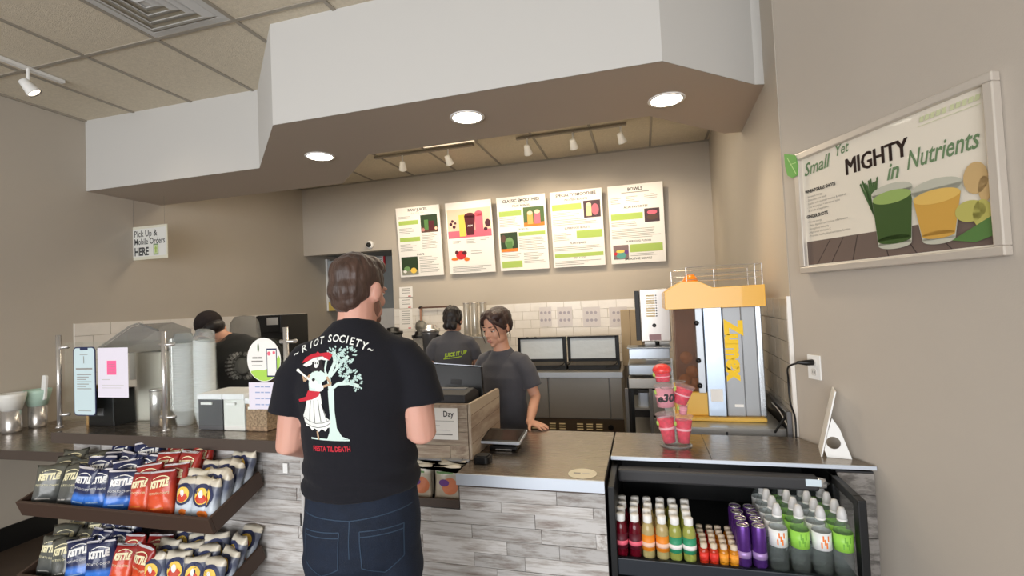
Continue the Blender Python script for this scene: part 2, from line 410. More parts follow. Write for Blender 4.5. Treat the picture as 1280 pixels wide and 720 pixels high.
# ------------------------------------------------------------------ ceiling fittings
v = empty('ceiling_vent', (gx0+.305, gy0-.305, CZ), 'square white louvred air diffuser in the tile ceiling', 'vent')
VW = mat('vent_white', (.80, .80, .79), .45)
def sqring(bm, a, b, z0, z1):
    V = [[bm.verts.new((sx*h, sy*h, z)) for sx, sy in ((-1,-1),(1,-1),(1,1),(-1,1))] for h, z in ((a, z0), (b, z1), (b-.004, z1+.002), (a-.004, z0+.004))]
    for k in range(4):
        A, C = V[k], V[(k+1) % 4]
        for i in range(4): bm.faces.new((A[i], A[(i+1) % 4], C[(i+1) % 4], C[i]))
obj('vent_back', bx(-.298, .298, -.298, .298, .018, .024), DGREY, v)
for k in range(5):
    b_ = B(); h = .295-.055*k; sqring(b_, h, h-.048, .0, -.022 if k else -.004); obj('louvre_ring', b_, VW, v)
obj('centre_plate', bx(-.035, .035, -.035, .035, -.016, -.010), VW, v)

LAMP = mat('lit_lamp', (1, .95, .85), .5, emit=14, emitcol=(1, .90, .72))
LAMPW = mat('lit_track_bulb', (1, .9, .75), .5, emit=5, emitcol=(1, .84, .60))
def spot(name, loc, target, power, col, size=math.radians(100), parent=None, blend=.8, rad=.05):
    l = bpy.data.lights.new(name, 'SPOT'); l.energy = power; l.color = col; l.spot_size = size; l.spot_blend = blend; l.shadow_soft_size = rad
    o = bpy.data.objects.new(name, l); COL.objects.link(o); d = (Vector(target)-Vector(loc))
    o.rotation_euler = d.to_track_quat('-Z', 'Y').to_euler(); o.location = loc; return o
pos = ['left end', 'middle', 'right end']
for i, (px, py) in enumerate(((400, 195), (584, 146), (833, 124))):
    p = az(px, py, SZ); e = empty('recessed_light', (p.x, p.y, SZ), 'lit round downlight at the %s of the lowered soffit' % pos[i], 'light', 'downlights in the soffit')
    obj('trim_ring', lathe(B(), [(.090, -.001), (.104, -.001), (.106, -.005), (.102, -.009), (.092, -.007)], 32), WHITE, e, smooth=True)
    obj('lamp', lathe(B(), [(0, -.012), (.060, -.011), (.088, -.007), (.092, -.003)], 32), LAMP, e, smooth=True)
    s = spot('downlight_beam', (p.x, p.y, SZ-.03), (p.x, p.y, 0), 30, (1, .84, .62), math.radians(125)); s.parent = e; s.matrix_parent_inverse = e.matrix_world.inverted() if False else Matrix(); s.location = (0, 0, -.03); s.rotation_euler = (0, 0, 0)

def track(name, p0, p1, heads, label, labels, zt, aim=None, power=34):
    e = empty(name, (0, 0, 0), label, 'track light')
    d = (Vector(p1)-Vector(p0)); L = d.length; d.normalize(); M = Matrix.Translation(p0) @ d.to_track_quat('X', 'Z').to_matrix().to_4x4()
    obj('rail', box(B(), 0, L, -.018, .018, -.022, 0, M=M), WHITE if 'seat' in label else TBAR, e)
    for k, (h, tgt) in enumerate(heads):
        h = Vector(h); hd = empty('lamp_head', h); hd.parent = e
        dv = (Vector(tgt)-(h-Vector((0, 0, .12)))).normalized(); q = dv.to_track_quat('-Z', 'Y').to_matrix().to_4x4()
        obj('lamp_stem', blob(B(), [(0, 0, 0), (0, 0, -.10)], [.010, .010], 8), WHITE, hd)
        Mh = Matrix.Translation((0, 0, -.12)) @ q
        obj('lamp_shell', lathe(B(), [(.018, .05), (.028, .045), (.033, .01), (.045, -.05), (.043, -.055), (.036, -.04)], 20, M=Mh.to_3x3().to_4x4(), c=(0, 0, -.12)), WHITE, hd, smooth=True)
        obj('bulb', lathe(B(), [(0, -.052), (.034, -.049), (.036, -.04)], 20, M=Mh.to_3x3().to_4x4(), c=(0, 0, -.12)), LAMPW, hd, smooth=True)
        s = spot('track_beam', (0, 0, 0), (0, 0, -1), power, (1, .80, .56), math.radians(95)); s.parent = hd; s.matrix_local = Mh @ Matrix.Translation((0, 0, -.06))
    return e
def trk(px, py, z=CZ): return az(px, py, z)
TY = 4.98
def hx(px, py): return at(px, py, TY)
track('track_light', (-2.92, TY, CZ), (-1.70, TY, CZ), [((hx(503, 200).x, TY, CZ-.02), (-3.0, BY, 2.2)), ((hx(560, 190).x, TY, CZ-.02), (-1.9, BY, 2.3))], 'left ceiling track with two small spotlights behind the soffit', None, CZ)
track('track_light', (-1.22, TY, CZ), (-.07, TY, CZ), [((hx(659, 180).x, TY, CZ-.02), (-1.1, BY, 2.4)), ((hx(716, 172).x, TY, CZ-.02), (-.5, BY, 2.3)), ((hx(776, 165).x, TY, CZ-.02), (.3, BY, 2.0))], 'right ceiling track with three small spotlights behind the soffit', None, CZ)
track('track_light', (-3.96, 1.2, CZ), (-3.99, 2.52, CZ), [((-3.97, 2.30, CZ-.02), (-3.3, 3.0, 2.0))], 'seating side white ceiling track with one lit spotlight at far left', None, CZ, power=6)
for k, (xa, xb) in enumerate(((528, 592), (667, 737))):
    A = az(xa, 183 if k == 0 else 161, CZ-.03); Bq = az(xb, 175 if k == 0 else 153, CZ-.03)
    ym = (A.y+Bq.y)/2
    e = empty('linear_light', (0, 0, 0), 'thin warm linear ceiling fitting over the %s menu boards' % ('left' if k == 0 else 'right'), 'light', 'linear fittings behind the soffit')
    obj('housing', bx(A.x-.03, Bq.x+.03, ym-.05, ym+.07, CZ-.028, CZ), TBAR, e)
    obj('diffuser', bx(A.x, Bq.x, ym-.04, ym+.04, CZ-.034, CZ-.028), mat('lit_linear_diffuser', (1, .92, .75), .5, emit=.9, emitcol=(1, .86, .62)), e)
# security camera above the alcove
p = at(463, 306, BY); e = empty('security_camera', p, 'small white dome camera above the alcove opening', 'camera')
Mx = Matrix.Rotation(PI/2, 4, 'X')
obj('base', lathe(B(), [(.055, 0), (.055, .02), (.04, .035)], 20, M=Mx), WHITE, e, smooth=True)
obj('lens_ball', ell(B(), (0, -.045, -.005), (.034, .034, .034)), BLACK, e, smooth=True)

# ------------------------------------------------------------------ counters
SV = empty('service_counter', (0, 0, 0), 'wood-clad service counter with steel top below the tablet and register', 'counter')
top = B(); prism(top, [(-1.56, 2.085), (-.795, 2.085), (-.795, 1.925), (-.180, 1.925), (-.180, 2.635), (-1.56, 2.635)], .922, .95)
obj('worktop', top, STEELC, SV, bevel=.002)
obj('worktop_edge', bx(-.797, -.180, 1.918, 1.926, .905, .951), STEELE, SV)
obj('edge_return', bx(-.797, -.790, 1.926, 2.085, .905, .949), STEELC, SV)
obj('under_edge_shadow', bx(-.795, -.182, 1.935, 1.96, .893, .905), BRONZE, SV)  # dark strip stands in for the shadow below the steel edge
bd = B(); box(bd, -.79, -.182, 1.962, 2.60, 0, .92); box(bd, -1.555, -.79, 1.962, 2.60, 0, .795); box(bd, -1.555, -.79, 2.09, 2.60, .795, .92)
obj('body', bd, DGREY, SV)
nt = B(); box(nt, -1.555, -.798, 1.945, 2.088, .795, .808); box(nt, -1.555, -.798, 2.082, 2.090, .808, .922); box(nt, -1.555, -.798, 1.945, 1.952, .808, .83); box(nt, -.800, -.795, 1.95, 2.085, .808, .905)
obj('packet_recess', nt, BRONZE, SV)
PB = bpy.data.meshes.new('wood_plank'); _b = bx(0, 1, 0, 1, 0, 1); bmesh.ops.recalc_face_normals(_b, faces=_b.faces); _b.to_mesh(PB); _b.free(); PB.materials.append(PLANK)
rp = random.Random(11)
def planks(parent, x0, x1, z0, z1, y, h=.0585, zmax=None, me=None, cut=None):
    z = z1; r = 0
    while z > z0 + .01:
        zt = z; z = max(z - h, z0); x = x0 - rp.uniform(0, .3)
        while x < x1:
            L = rp.choice((.22, .30, .38, .46)); a, b = max(x, x0), min(x+L, x1); x += L
            if b-a < .02: continue
            if cut and zt > cut[1] and a < cut[0] < b: 
                a = cut[0]
            elif cut and zt > cut[1] and b <= cut[0]: continue
            o = obj('wood_plank', None, None, parent, me=me or PB); d = rp.uniform(.008, .014)
            o.location = (a+.0008, y-d, z+.0008); o.scale = (b-a-.0016, d, zt-z-.0016)
planks(SV, -1.555, -.182, .06, .790, 1.960); planks(SV, -.795, -.182, .790, .892, 1.960)
obj('kick_board', bx(-1.56, -.182, 1.99, 2.0, 0, .06), BLACKM, SV)

PC = empty('pickup_counter', (0, 0, 0), 'raised wood-clad pick-up counter with dark slab top behind the snack rack', 'counter')
obj('worktop', bx(-3.13, -1.566, 1.90, 2.40, 1.035, 1.066), STEELC, PC, bevel=.002)
obj('worktop_edge', bx(-3.135, -1.562, 1.895, 1.902, 1.012, 1.067), BRONZE, PC)
obj('edge_return', bx(-1.566, -1.560, 1.90, 2.40, 1.012, 1.066), BRONZE, PC)
obj('under_slab', bx(-3.12, -1.57, 1.91, 2.39, 1.012, 1.035), BRONZE, PC)
obj('body', bx(-3.05, -1.566, 1.962, 2.36, 0, 1.012), DGREY, PC)
planks(PC, -3.05, -1.590, .06, 1.010, 1.960)
obj('corner_trim', bx(-1.588, -1.562, 1.945, 1.962, .0, 1.012), PLANK, PC)
obj('outlet_plate', bx(-1.68, -1.655, 1.938, 1.946, .905, .95), WHITE, PC)
obj('rail_nut', lathe(B(), [(.006, 0), (.006, .02), (.009, .022), (.009, .032), (0, .034)], 12, c=(-1.590, 1.915, 1.066)), CHROME, PC, smooth=True)

LC = empty('side_counter', (0, 0, 0), 'low dark steel counter along the left wall under the cup holders', 'counter')
prism_ = prism(B(), [(LX+.002, 2.12), (-3.06, 2.17), (-3.06, 2.86), (LX+.002, 2.86)], .84, .868); obj('worktop', prism_, STEELC, LC)
obj('worktop_edge', prism(B(), [(LX+.002, 2.112), (-3.06, 2.162), (-3.06, 2.17), (LX+.002, 2.12)], .812, .869), BRONZE, LC)
obj('rear_panel', bx(LX+.002, -3.06, 2.84, 2.87, 0, .84), mat('beige_laminate', (.60, .56, .48), .6), LC)

# ------------------------------------------------------------------ snack rack and packets
RK = empty('snack_rack', (0, 0, 0), 'brown two-tier snack rack with sloping trays on the counter front', 'rack')
TILT = math.radians(20)
TX0, TX1, TY0 = -2.935, -1.785, 1.652
TRF = []
for zf in (.742, .400):
    M = Matrix.Translation((TX0, TY0, zf)) @ Matrix.Rotation(TILT, 4, 'X'); W = TX1-TX0; TRF.append(M)
    t = empty('tray'); t.parent = RK
    obj('front_board', box(B(), 0, W, 0, .014, 0, .078, M=M), TRAYM, t, bevel=.002)
    obj('side_board', box(B(), W-.014, W, .014, .300, 0, .078, M=M), TRAYM, t, bevel=.002)
    obj('side_board', box(B(), 0, .014, .014, .300, 0, .078, M=M), TRAYM, t, bevel=.002)
    obj('floor_board', box(B(), .014, W-.014, .014, .300, 0, .010, M=M), TRAYM, t)
for x in (-2.6, -2.1): obj('bracket', bx(x-.02, x+.02, 1.932, 1.945, .35, .95), TRAYM, RK)

def bag_mesh(wd, ht, th, seed, gus=0):
    rr = random.Random(seed); nu, nv = 12, 14; bm = B(); G = {}
    for s in (-1, 1):
        for j in range(nv+1):
            for i in range(nu+1):
                u, v = i/nu*2-1, j/nv*2-1
                if s == 1 and (i in (0, nu) or j in (0, nv)): G[s, i, j] = G[-1, i, j]; continue
                q = max(0, (1-abs(u)**2.6))**.6 * max(0, (1-abs(v)**4))**.7
                x = u*wd/2*(1-.06*(1-v*v)*(abs(u)**2)) ; z = (v+1)/2*ht
                n = noise.noise(Vector((x*28+seed*7, z*20, s*3+seed)))*.012*q + noise.noise(Vector((x*70+seed, z*12, s)))*.004
                y = s*(th/2*q) + n
                if j in (0, nv): y += .006*math.sin(u*4+seed)
                if j == nv: z += .006*math.sin(u*2.5+seed*2)
                G[s, i, j] = bm.verts.new((x, y, z))
    for s in (-1, 1):
        for j in range(nv):
            for i in range(nu):
                f = [G[s, i, j], G[s, i+1, j], G[s, i+1, j+1], G[s, i, j+1]]
                bm.faces.new(f if s == -1 else f[::-1])
    return bm
FILMB = ramp_mat('navy_to_blue_film', [(0, (.20, .42, .78)), (.30, (.25, .50, .88)), (.40, (.13, .17, .33)), (1, (.12, .15, .30))], .3)
FILMR = ramp_mat('red_to_orange_film', [(0, (.90, .38, .20)), (.45, (.85, .30, .17)), (.75, (.62, .15, .13)), (1, (.55, .12, .12))], .3)
FILMG = ramp_mat('dark_grey_film', [(0, (.30, .31, .32)), (.5, (.36, .37, .35)), (1, (.33, .33, .29))], .3)
FILMW = ramp_mat('white_popcorn_film', [(0, (.62, .68, .74)), (.3, (.80, .84, .88)), (.62, (.36, .39, .48)), (.80, (.40, .42, .48)), (.82, (.86, .83, .76)), (1, (.88, .85, .78))], .4)
FILMC = ramp_mat('cookie_packet_film', [(0, (.72, .66, .58)), (.7, (.74, .70, .62)), (.8, (.90, .87, .80)), (1, (.92, .90, .84))], .4)
CREAMI = mat('cream_ink', (.93, .90, .74), .5); LBLUE = mat('pale_blue_ink', (.62, .76, .93), .5)
def make_bag(kind, seed):
    """a packet with its printed parts draped on its front"""
    dims = dict(blue=(.135, .195, .05), red=(.135, .195, .05), grey=(.13, .19, .05), white=(.118, .175, .05), cookie=(.125, .145, .028))[kind]
    film = dict(blue=FILMB, red=FILMR, grey=FILMG, white=FILMW, cookie=FILMC)[kind]
    e = empty('snack_bag'); body = obj('bag', bag_mesh(*dims, seed), film, e, smooth=True)
    tr = bvh(body.data); wd, ht, _ = dims
    Mz = Matrix(((1, 0, 0, 0), (0, 0, 1, 0), (0, 1, 0, 0), (0, 0, 0, 1)))   # flat print stands up: (x, y) -> (x, z)
    def put(nm, m, fn, off=.0012, me=.016):
        b_ = B(); fn(b_); conform(b_, tr, (0, 1, 0), off, me); obj(nm, b_, m, e)
    if kind in ('blue', 'red', 'grey'):
        ink = {'blue': WHITE, 'red': CREAMI, 'grey': CREAMI}[kind]
        put('brand_lettering', ink, lambda b: add_text(b, 'KETTLE', 0, ht*.70, .038, M=Mz, rot=.08, bold=.003, shear=.2, sx=.66))
        put('flavour_lettering', ink if kind == 'grey' else (WHITE if kind == 'blue' else CREAMI), lambda b: add_text(b, 'POTATO CHIPS', 0, ht*.50, .0135, M=Mz))
        put('brand_arc', ink, lambda b: [add_poly(b, [(x0, ht*.80 + .012*math.sin(t0)), (x1, ht*.80+.012*math.sin(t1)), (x1, ht*.80+.004+.012*math.sin(t1)), (x0, ht*.80+.004+.012*math.sin(t0))], M=Mz) for x0, x1, t0, t1 in [(-.03+.075*i/6, -.03+.075*(i+1)/6, PI*i/6, PI*(i+1)/6) for i in range(6)]])
        if kind != 'grey': put('top_seal', mat('silver_seal', (.85, .84, .86), .3, .2), lambda b: add_poly(b, rc(-wd*.46, ht*.945, wd*.46, ht*.985), M=Mz))
        put('lower_label', {'blue': LBLUE, 'red': ORI, 'grey': INKL}[kind], lambda b: add_poly(b, rc(-wd*.28, ht*.17, wd*.2, ht*.20), M=Mz) or add_poly(b, rc(-wd*.28, ht*.25, wd*.1, ht*.27), M=Mz))
    elif kind == 'white':
        put('round_emblem', NAVYI, lambda b: add_poly(b, circ(0, ht*.60, .047, .047), M=Mz))
        put('emblem_field', YELI, lambda b: add_poly(b, circ(0, ht*.585, .032, .034), M=Mz), .0019)
        put('emblem_flame', mat('flame_red_ink', (.80, .24, .12), .5), lambda b: add_poly(b, [(-.028, ht*.52), (-.012, ht*.63), (0, ht*.56), (.014, ht*.62), (.026, ht*.52), (.012, ht*.42), (-.012, ht*.42)], M=Mz), .0026)
        put('emblem_centre', WHITE, lambda b: add_poly(b, circ(0, ht*.63, .009, .016), M=Mz), .0032)
        put('flavour_patch', ORI, lambda b: add_poly(b, circ(.008, ht*.17, .026, .014), M=Mz))
        put('flavour_patch', NAVYI, lambda b: add_poly(b, rc(-.045, ht*.05, -.005, ht*.12), M=Mz))
    else:
        put('cookie_picture', mat('cookie_orange_ink', (.80, .48, .33), .5), lambda b: add_poly(b, circ(.015, ht*.42, .036), M=Mz))
        put('swirl', PURI, lambda b: add_poly(b, circ(-.012, ht*.52, .024, .015), M=Mz), .0019)
        put('green_band', MGREEN, lambda b: add_poly(b, rc(-.05, ht*.78, .03, ht*.84), M=Mz))
    bpy.context.view_layer.update(); return e
PROTO = {k: [make_bag(k, 10*i+s) for s in (1, 2, 3)] for i, k in enumerate(('blue', 'red', 'grey', 'white', 'cookie'))}
used = set()
def place_bag(kind, var, loc, lean, yaw, label, group, roll=0, scale=1):
    src = PROTO[kind][var % 3]
    if src.as_pointer() in used: o = dup(src)
    else: o = src; used.add(src.as_pointer())
    o.location = loc; o.rotation_euler = (lean, roll, yaw); o.scale = (scale,)*3
    tag(o, label, 'snack bag', group); return o
NAMEK = dict(blue='navy and bright blue chip bag', red='red and orange chip bag', grey='dark grey chip bag', white='white snack bag with round emblem')
ORD = ['front', 'second', 'third', 'rear']
rb = random.Random(5)
def fill(tray, cols, where, ydep=(.050, .105, .165, .225)):
    cnt = {}
    for kind, px, nrow, dx, yaw in cols: cnt[kind] = cnt.get(kind, 0)+1
    seen = {}
    for kind, px, nrow, dx, yaw in cols:
        seen[kind] = seen.get(kind, 0)+1; k = seen[kind]
        side = 'only' if cnt[kind] == 1 else ('leftmost', 'second', 'third', 'fourth', 'fifth')[k-1]
        X = at(px, 600 if tray == 0 else 690, 1.70).x
        X = min(max(X, -2.862), -1.868)
        for r in range(nrow):
            ly = ydep[r]; fl = (.742, .400)[tray] + ly*math.sin(TILT) + .014; Y = TY0 + ly*math.cos(TILT)
            lab = '%s, %s row, %s %s column, %s tray' % (NAMEK[kind], ORD[r], side, kind, where)
            place_bag(kind, r+k, (X + dx*r + rb.uniform(-.006, .006), Y, fl + (.004*r)), math.radians(-13 + rb.uniform(-7, 6) - 3*r), yaw + rb.uniform(-.25, .25), lab, 'snack bags on the %s tray' % where, rb.uniform(-.12, .12), rb.uniform(.93, 1.05))
fill(0, [('grey', 56, 3, -.012, .35), ('grey', 82, 3, -.0, .2), ('blue', 100, 4, -.002, .12), ('blue', 118, 4, .0, .05), ('blue', 147, 4, -.012, .35), ('red', 172, 4, -.002, .12), ('red', 201, 4, .002, .02), ('white', 229, 3, .000, .05), ('white', 251, 4, .0, .0), ('white', 268, 4, .004, -.6)], 'upper')
fill(1, [('grey', 58, 3, -.012, .3), ('grey', 80, 3, 0, .2), ('blue', 98, 3, 0, .2), ('blue', 124, 3, 0, .2), ('red', 148, 2, 0, .1), ('red', 174, 2, 0, -.1), ('white', 193, 3, 0, .1), ('white', 218, 3, .004, .35), ('white', 240, 3, .008, .3), ('white', 264, 4, .002, -.15)], 'lower')
for k, (x, y) in enumerate(((-.865, 1.985), (-.862, 2.020), (-.866, 2.054), (-1.000, 1.985), (-1.003, 2.020), (-1.135, 1.985), (-1.27, 1.985), (-1.40, 1.985))):
    lab = ['orange and purple cookie packet, front of the right stack in the counter recess', 'cookie packet second from the front in the right stack of the counter recess', 'cookie packet at the back of the right stack in the counter recess',
           'front cookie packet left of the right stack, partly behind the man', 'rear cookie packet left of the right stack, partly behind the man',
           'cookie packet in the counter recess behind the man, third stack from the right', 'cookie packet in the counter recess behind the man, fourth stack from the right', 'cookie packet in the counter recess behind the man, leftmost stack'][k]
    o = place_bag('cookie', k, (x, y, .812), -.06, rb.uniform(-.08, .08), lab, 'cookie packets in the counter recess')
    o.name = 'cookie_packet'; o['category'] = 'cookie packet'

# ------------------------------------------------------------------ glass guard on the pick-up counter
GP = empty('glass_guard', (0, 0, 0), 'clear glass counter guard held by three steel posts', 'glass guard')
GY = 2.02
posts = [at(82, 500, GY).x, at(213, 500, GY).x, at(365, 500, GY).x]
for x in posts:
    obj('post', blob(B(), [(x, GY-.03, 1.066), (x, GY-.03, 1.59)], [.0125, .0125], 16, caps=False), CHROME, GP, smooth=2)
    obj('post_foot', lathe(B(), [(.018, 0), (.018, .008), (.012, .014)], 16, c=(x, GY-.03, 1.066)), CHROME, GP, smooth=True)
    for z in (1.14, 1.52):
        for s in (-1, 1):
            if (x == posts[0] and s < 0): continue
            obj('clamp', blob(B(), [(x, GY-.03, z), (x+s*.030, GY-.03, z), (x+s*.042, GY-.012, z)], [.008, .008, .010], 10), CHROME, GP, smooth=True)
for a, b_ in ((posts[0]+.02, posts[1]-.02), (posts[1]+.02, posts[2]-.02)): obj('glass_pane', bx(a, b_, GY-.018, GY-.012, 1.10, 1.545), GLASS, GP)

def flat_on_glass(name, px0, py0, px1, py1, th, label, cat, m=PAPER, Yq=GY-.021, part='sheet'):
    a, b_ = at(px0, py0, Yq), at(px1, py1, Yq); w_, h_ = abs(b_.x-a.x), abs(a.z-b_.z)
    e = wall_panel(name, ((a.x+b_.x)/2, Yq, (a.z+b_.z)/2), w_, h_, th, label, cat, m=m, part=part) if part else empty(name, label=label, cat=cat, M=Matrix(((1, 0, 0, (a.x+b_.x)/2), (0, 0, -1, Yq), (0, 1, 0, (a.z+b_.z)/2), (0, 0, 0, 1))))
    return e, w_, h_
def rrect(w_, h_, r, n=6):
    out = []
    for cx, cy, a in ((w_/2-r, h_/2-r, 0), (-w_/2+r, h_/2-r, PI/2), (-w_/2+r, -h_/2+r, PI), (w_/2-r, -h_/2+r, 1.5*PI)):
        out += [(cx + r*math.cos(a + PI/2*i/n), cy + r*math.sin(a + PI/2*i/n)) for i in range(n+1)]
    return out
e, w_, h_ = flat_on_glass('phone_shaped_poster', 92, 434, 121, 520, .004, 'pale blue phone-shaped poster on the left end of the glass guard', 'poster', part=None)
obj('border', prism(B(), rrect(w_, h_, .024), 0, .003), NAVYI, e)
art(e, .0035, [('sheet', mat('pale_blue_sheet', (.80, .88, .90), .5), [rrect(w_-.012, h_-.012, .02)]), ('notch', NAVYI, [rc(-.03, h_/2-.018, .03, h_/2-.004)]),
    ('bold_line', INKG, [rc(-.062, .066, .062, .074)]),
    ('small_print', INKG, [rc(-.055, .035-.013*k, .055-.02*(k % 3), .039-.013*k) for k in range(7)] + [rc(-.05, -.165, .05, -.162), rc(-.03, .148, .03, .151), rc(-.003, .10, .001, .14)])])
e, w_, h_ = flat_on_glass('paper_notice', 122, 435, 161, 497, .001, 'white paper notice with a pink sticky note on the glass guard', 'notice', m=LPAPER)
art(e, .0016, [('sticky_note', mat('hot_pink_note', (1, .42, .62), .6), [rc(-.042, -.012, .026, .065)]), ('handwriting', INKG, [rc(-.034, .002+.014*k, .018, .0035+.014*k) for k in range(4)]), ('small_print', INKL, [rc(-.08, -.04, -.02, -.037), rc(-.08, -.07, .08, -.068), rc(-.08, -.085, .06, -.083)])])
e, w_, h_ = flat_on_glass('paper_notice', 311, 478, 350, 512, .001, 'white handwritten paper taped to the glass beside the man\'s arm', 'notice', m=LPAPER)
art(e, .0016, [('handwriting', mat('pale_blue_pen', (.62, .68, .82), .6), [rc(x, y, x+w0, y+.006) for y in (.042, .014, -.016, -.046) for x, w0 in ((-.052, .028), (-.018, .018), (.006, .032))])])
e = empty('oval_sticker', label='round white and lime green sticker with a phone picture on the glass', cat='sticker', M=Matrix(((1, 0, 0, at(330, 449, GY-.021).x), (0, 0, -1, GY-.021), (0, 1, 0, at(330, 449, GY).z), (0, 0, 0, 1))))
obj('disc', prism(B(), circ(0, 0, .100, .108, 40), 0, .0015), PAPER, e)
art(e, .002, [('green_swoosh', mat('bright_lime_ink', (.68, .85, .35), .5), [[(-.078, -.055), (-.04, -.05), (0, -.052), (.045, -.035), (.09, .02), (.097, .0)] + circ(0, 0, .097, .105, 14, -.1, -PI+.62)]),
    ('phone_picture', NAVYI, [rc(.018, -.085, .078, .055)]), ('phone_screen', PAPER, [rc(.022, -.078, .074, .048)]), ('pink_spot', PINKI, [circ(.033, .03, .010), circ(.062, .034, .008)]),
    ('lettering', INKG, [rc(-.066, .006, -.036, .014), rc(-.030, .006, -.010, .014), rc(-.072, -.012, -.004, -.004), rc(-.07, -.028, -.01, -.026)]), ('fruit_mark', DGREEN, [circ(-.03, .06, .004, .02)])])

# ------------------------------------------------------------------ things on the pick-up counter
SY, SZT = 2.13, 1.066
def slabx(px, Yv=SY): return at(px, 510, Yv).x
# cup stacks
cup0 = None
for k, (px, n, lab) in enumerate(((231, 26, 'left stack of clear lids and cups behind the glass guard'), (257, 27, 'right stack of clear cups behind the glass guard, tilted lid on top'))):
    e = empty('cup_stack', (slabx(px), SY, SZT), lab, 'cup stack', 'clear cup stacks on the pick-up counter')
    b_ = B()
    prof = [(.036, 0)]
    for i in range(n): 
        z = .075 + i*.0145; prof += [(.0515, z), (.0528, z+.002), (.0528, z+.0115), (.0515, z+.013)]
    prof += [(.046, .075+n*.0145), (.0, .075+n*.0145+.002)]
    obj('cups', lathe(b_, prof, 24), FROST, e, smooth=2)
    Md = Matrix.Translation((0, 0, .075+n*.0145)) @ Matrix.Rotation(.25 if k else 0, 4, 'Y')
    obj('dome_lid', lathe(B(), [(.054, 0), (.054, .006), (.050, .02), (.044, .05), (.030, .055), (.0, .056)], 24, M=Md.to_3x3().to_4x4(), c=(0, 0, .075+n*.0145)), ACRYL, e, smooth=2)
def bulk_bin(px0, px1, z1, lab, bodym, lidm, nm='ingredient_bin'):
    x0, x1 = slabx(px0), slabx(px1); e = empty(nm, ((x0+x1)/2, SY, SZT), lab, 'bin'); hw = (x1-x0)/2-.002; h = z1-SZT
    b_ = B(); prism(b_, [(-hw*.9, -.085), (hw*.9, -.085), (hw*.9, .10), (-hw*.9, .10)], 0, .003); box(b_, -hw, hw, -.09, .105, .003, h-.03); obj('bin_body', b_, bodym, e, bevel=.006)
    obj('lid', bx(-hw-.003, hw+.003, -.098, .11, h-.03, h), lidm, e, bevel=.006); obj('handle', bx(-hw*.6, hw*.3, -.104, -.097, h-.055, h-.043), WHITE, e)
    return e
LIDM = mat('white_lid', (.92, .92, .93), .4)
bulk_bin(266, 296, 1.255, 'grey translucent ingredient bin with white lid beside the cup stacks', mat('smoked_bin', (.36, .36, .37), .25), LIDM)
bulk_bin(297, 323, 1.255, 'clear bin of white powder with a white lid, middle of the three bins', mat('powder_white', (.88, .88, .86), .5), LIDM)
GRAN = mat('granola', (.62, .52, .42), .8, var=.5, vscale=90, bump=.6, bscale=120)
bulk_bin(324, 350, 1.235, 'clear bin of granola next to the man\'s elbow', GRAN, LIDM)
# granola dispenser: white translucent hopper below a slanted smoked lid
x0, x1 = slabx(160), slabx(191)
e = empty('bulk_dispenser', ((x0+x1)/2, SY+.12, SZT), 'tall frosted bulk dispenser with a slanted clear hood left of the cup stacks', 'dispenser'); hw = (x1-x0)/2
obj('hopper', prism(B(), [(-hw, 0), (hw, 0), (hw+.002, .40), (-hw, .40)], -.07, .10, 'y'), mat('frosted_hopper', (.78, .76, .71), .35), e, bevel=.008)
hb = B(); prism(hb, [(-.33, .40), (hw+.015, .40), (hw+.02, .52), (-.03, .565), (-.10, .55), (-.36, .42)], -.09, .12, 'y'); obj('hood', hb, SMOKE, e, bevel=.004)
obj('hood_rim', tube([(-.36, -.095, .425), (-.10, -.095, .555), (-.03, -.095, .57), (hw+.02, -.095, .525)], .006), SMOKE, e)
obj('price_card', bx(-hw-.035, -hw+.012, -.082, -.078, .24, .40), PAPER, e)
x0, x1 = slabx(129), slabx(161)
e = empty('card_reader_box', ((x0+x1)/2, SY-.02, SZT), 'black box-shaped dispenser on the counter under the paper notice', 'dispenser'); hw = (x1-x0)/2
obj('body', prism(B(), [(-hw, 0), (hw, 0), (hw-.012, .20), (-hw+.002, .20)], -.06, .07, 'y'), BLACKM, e, bevel=.004)
obj('badge', bx(-.022, .022, -.064, -.0605, .06, .10), MGREY, e)
obj('wood_board', bx(-hw-.03, -hw-.004, -.05, .05, 0, .22), mat('tan_board', (.66, .52, .33), .6), e)
e = empty('steel_canister', (slabx(203), SY-.03, SZT), 'polished steel canister between the dispenser and the middle glass post', 'canister')
obj('body', lathe(B(), [(.034, 0), (.034, .19), (.030, .195)], 24), CHROME, e, smooth=2); obj('rim', lathe(B(), [(.036, .19), (.037, .2), (.034, .203)], 24), CHROME, e, smooth=2)
e = empty('napkin_dispenser', (slabx(201), SY+.16, SZT), 'tall clear acrylic lid holder behind the middle glass post', 'dispenser')
obj('clear_body', bx(-.07, .075, -.05, .05, 0, .475), SMOKE, e, bevel=.01); obj('steel_rod', tube([(-.03, -.06, .05), (-.03, -.06, .47)], .006), CHROME, e)
# black drinks machine against the tiles, seen over the glass
e = empty('drinks_machine', ((at(331, 400, 3.3).x), 3.47, 0), 'black upright drinks machine with a white label behind the oval sticker', 'machine')
obj('body', bx(-.125, .125, -.12, .2, 0, 1.645), BLACKM, e, bevel=.006); obj('top_panel', bx(-.122, .122, -.135, -.12, 1.50, 1.64), BLACK, e, bevel=.003)
obj('label', bx(-.01, .10, -.139, -.135, 1.565, 1.625), mat('grey_label', (.68, .67, .65), .5), e)
e = empty('clear_container', (at(306, 405, 3.12).x, 3.12, 0), 'clear rounded plastic hood behind the stooping worker', 'container')
obj('hood', lathe(B(), [(.11, 1.0), (.11, 1.50), (.10, 1.60), (.07, 1.645), (0, 1.655)], 24), SMOKE, e, smooth=True); obj('stand', bx(-.10, .10, -.10, .10, 0, 1.0), STEEL, e)
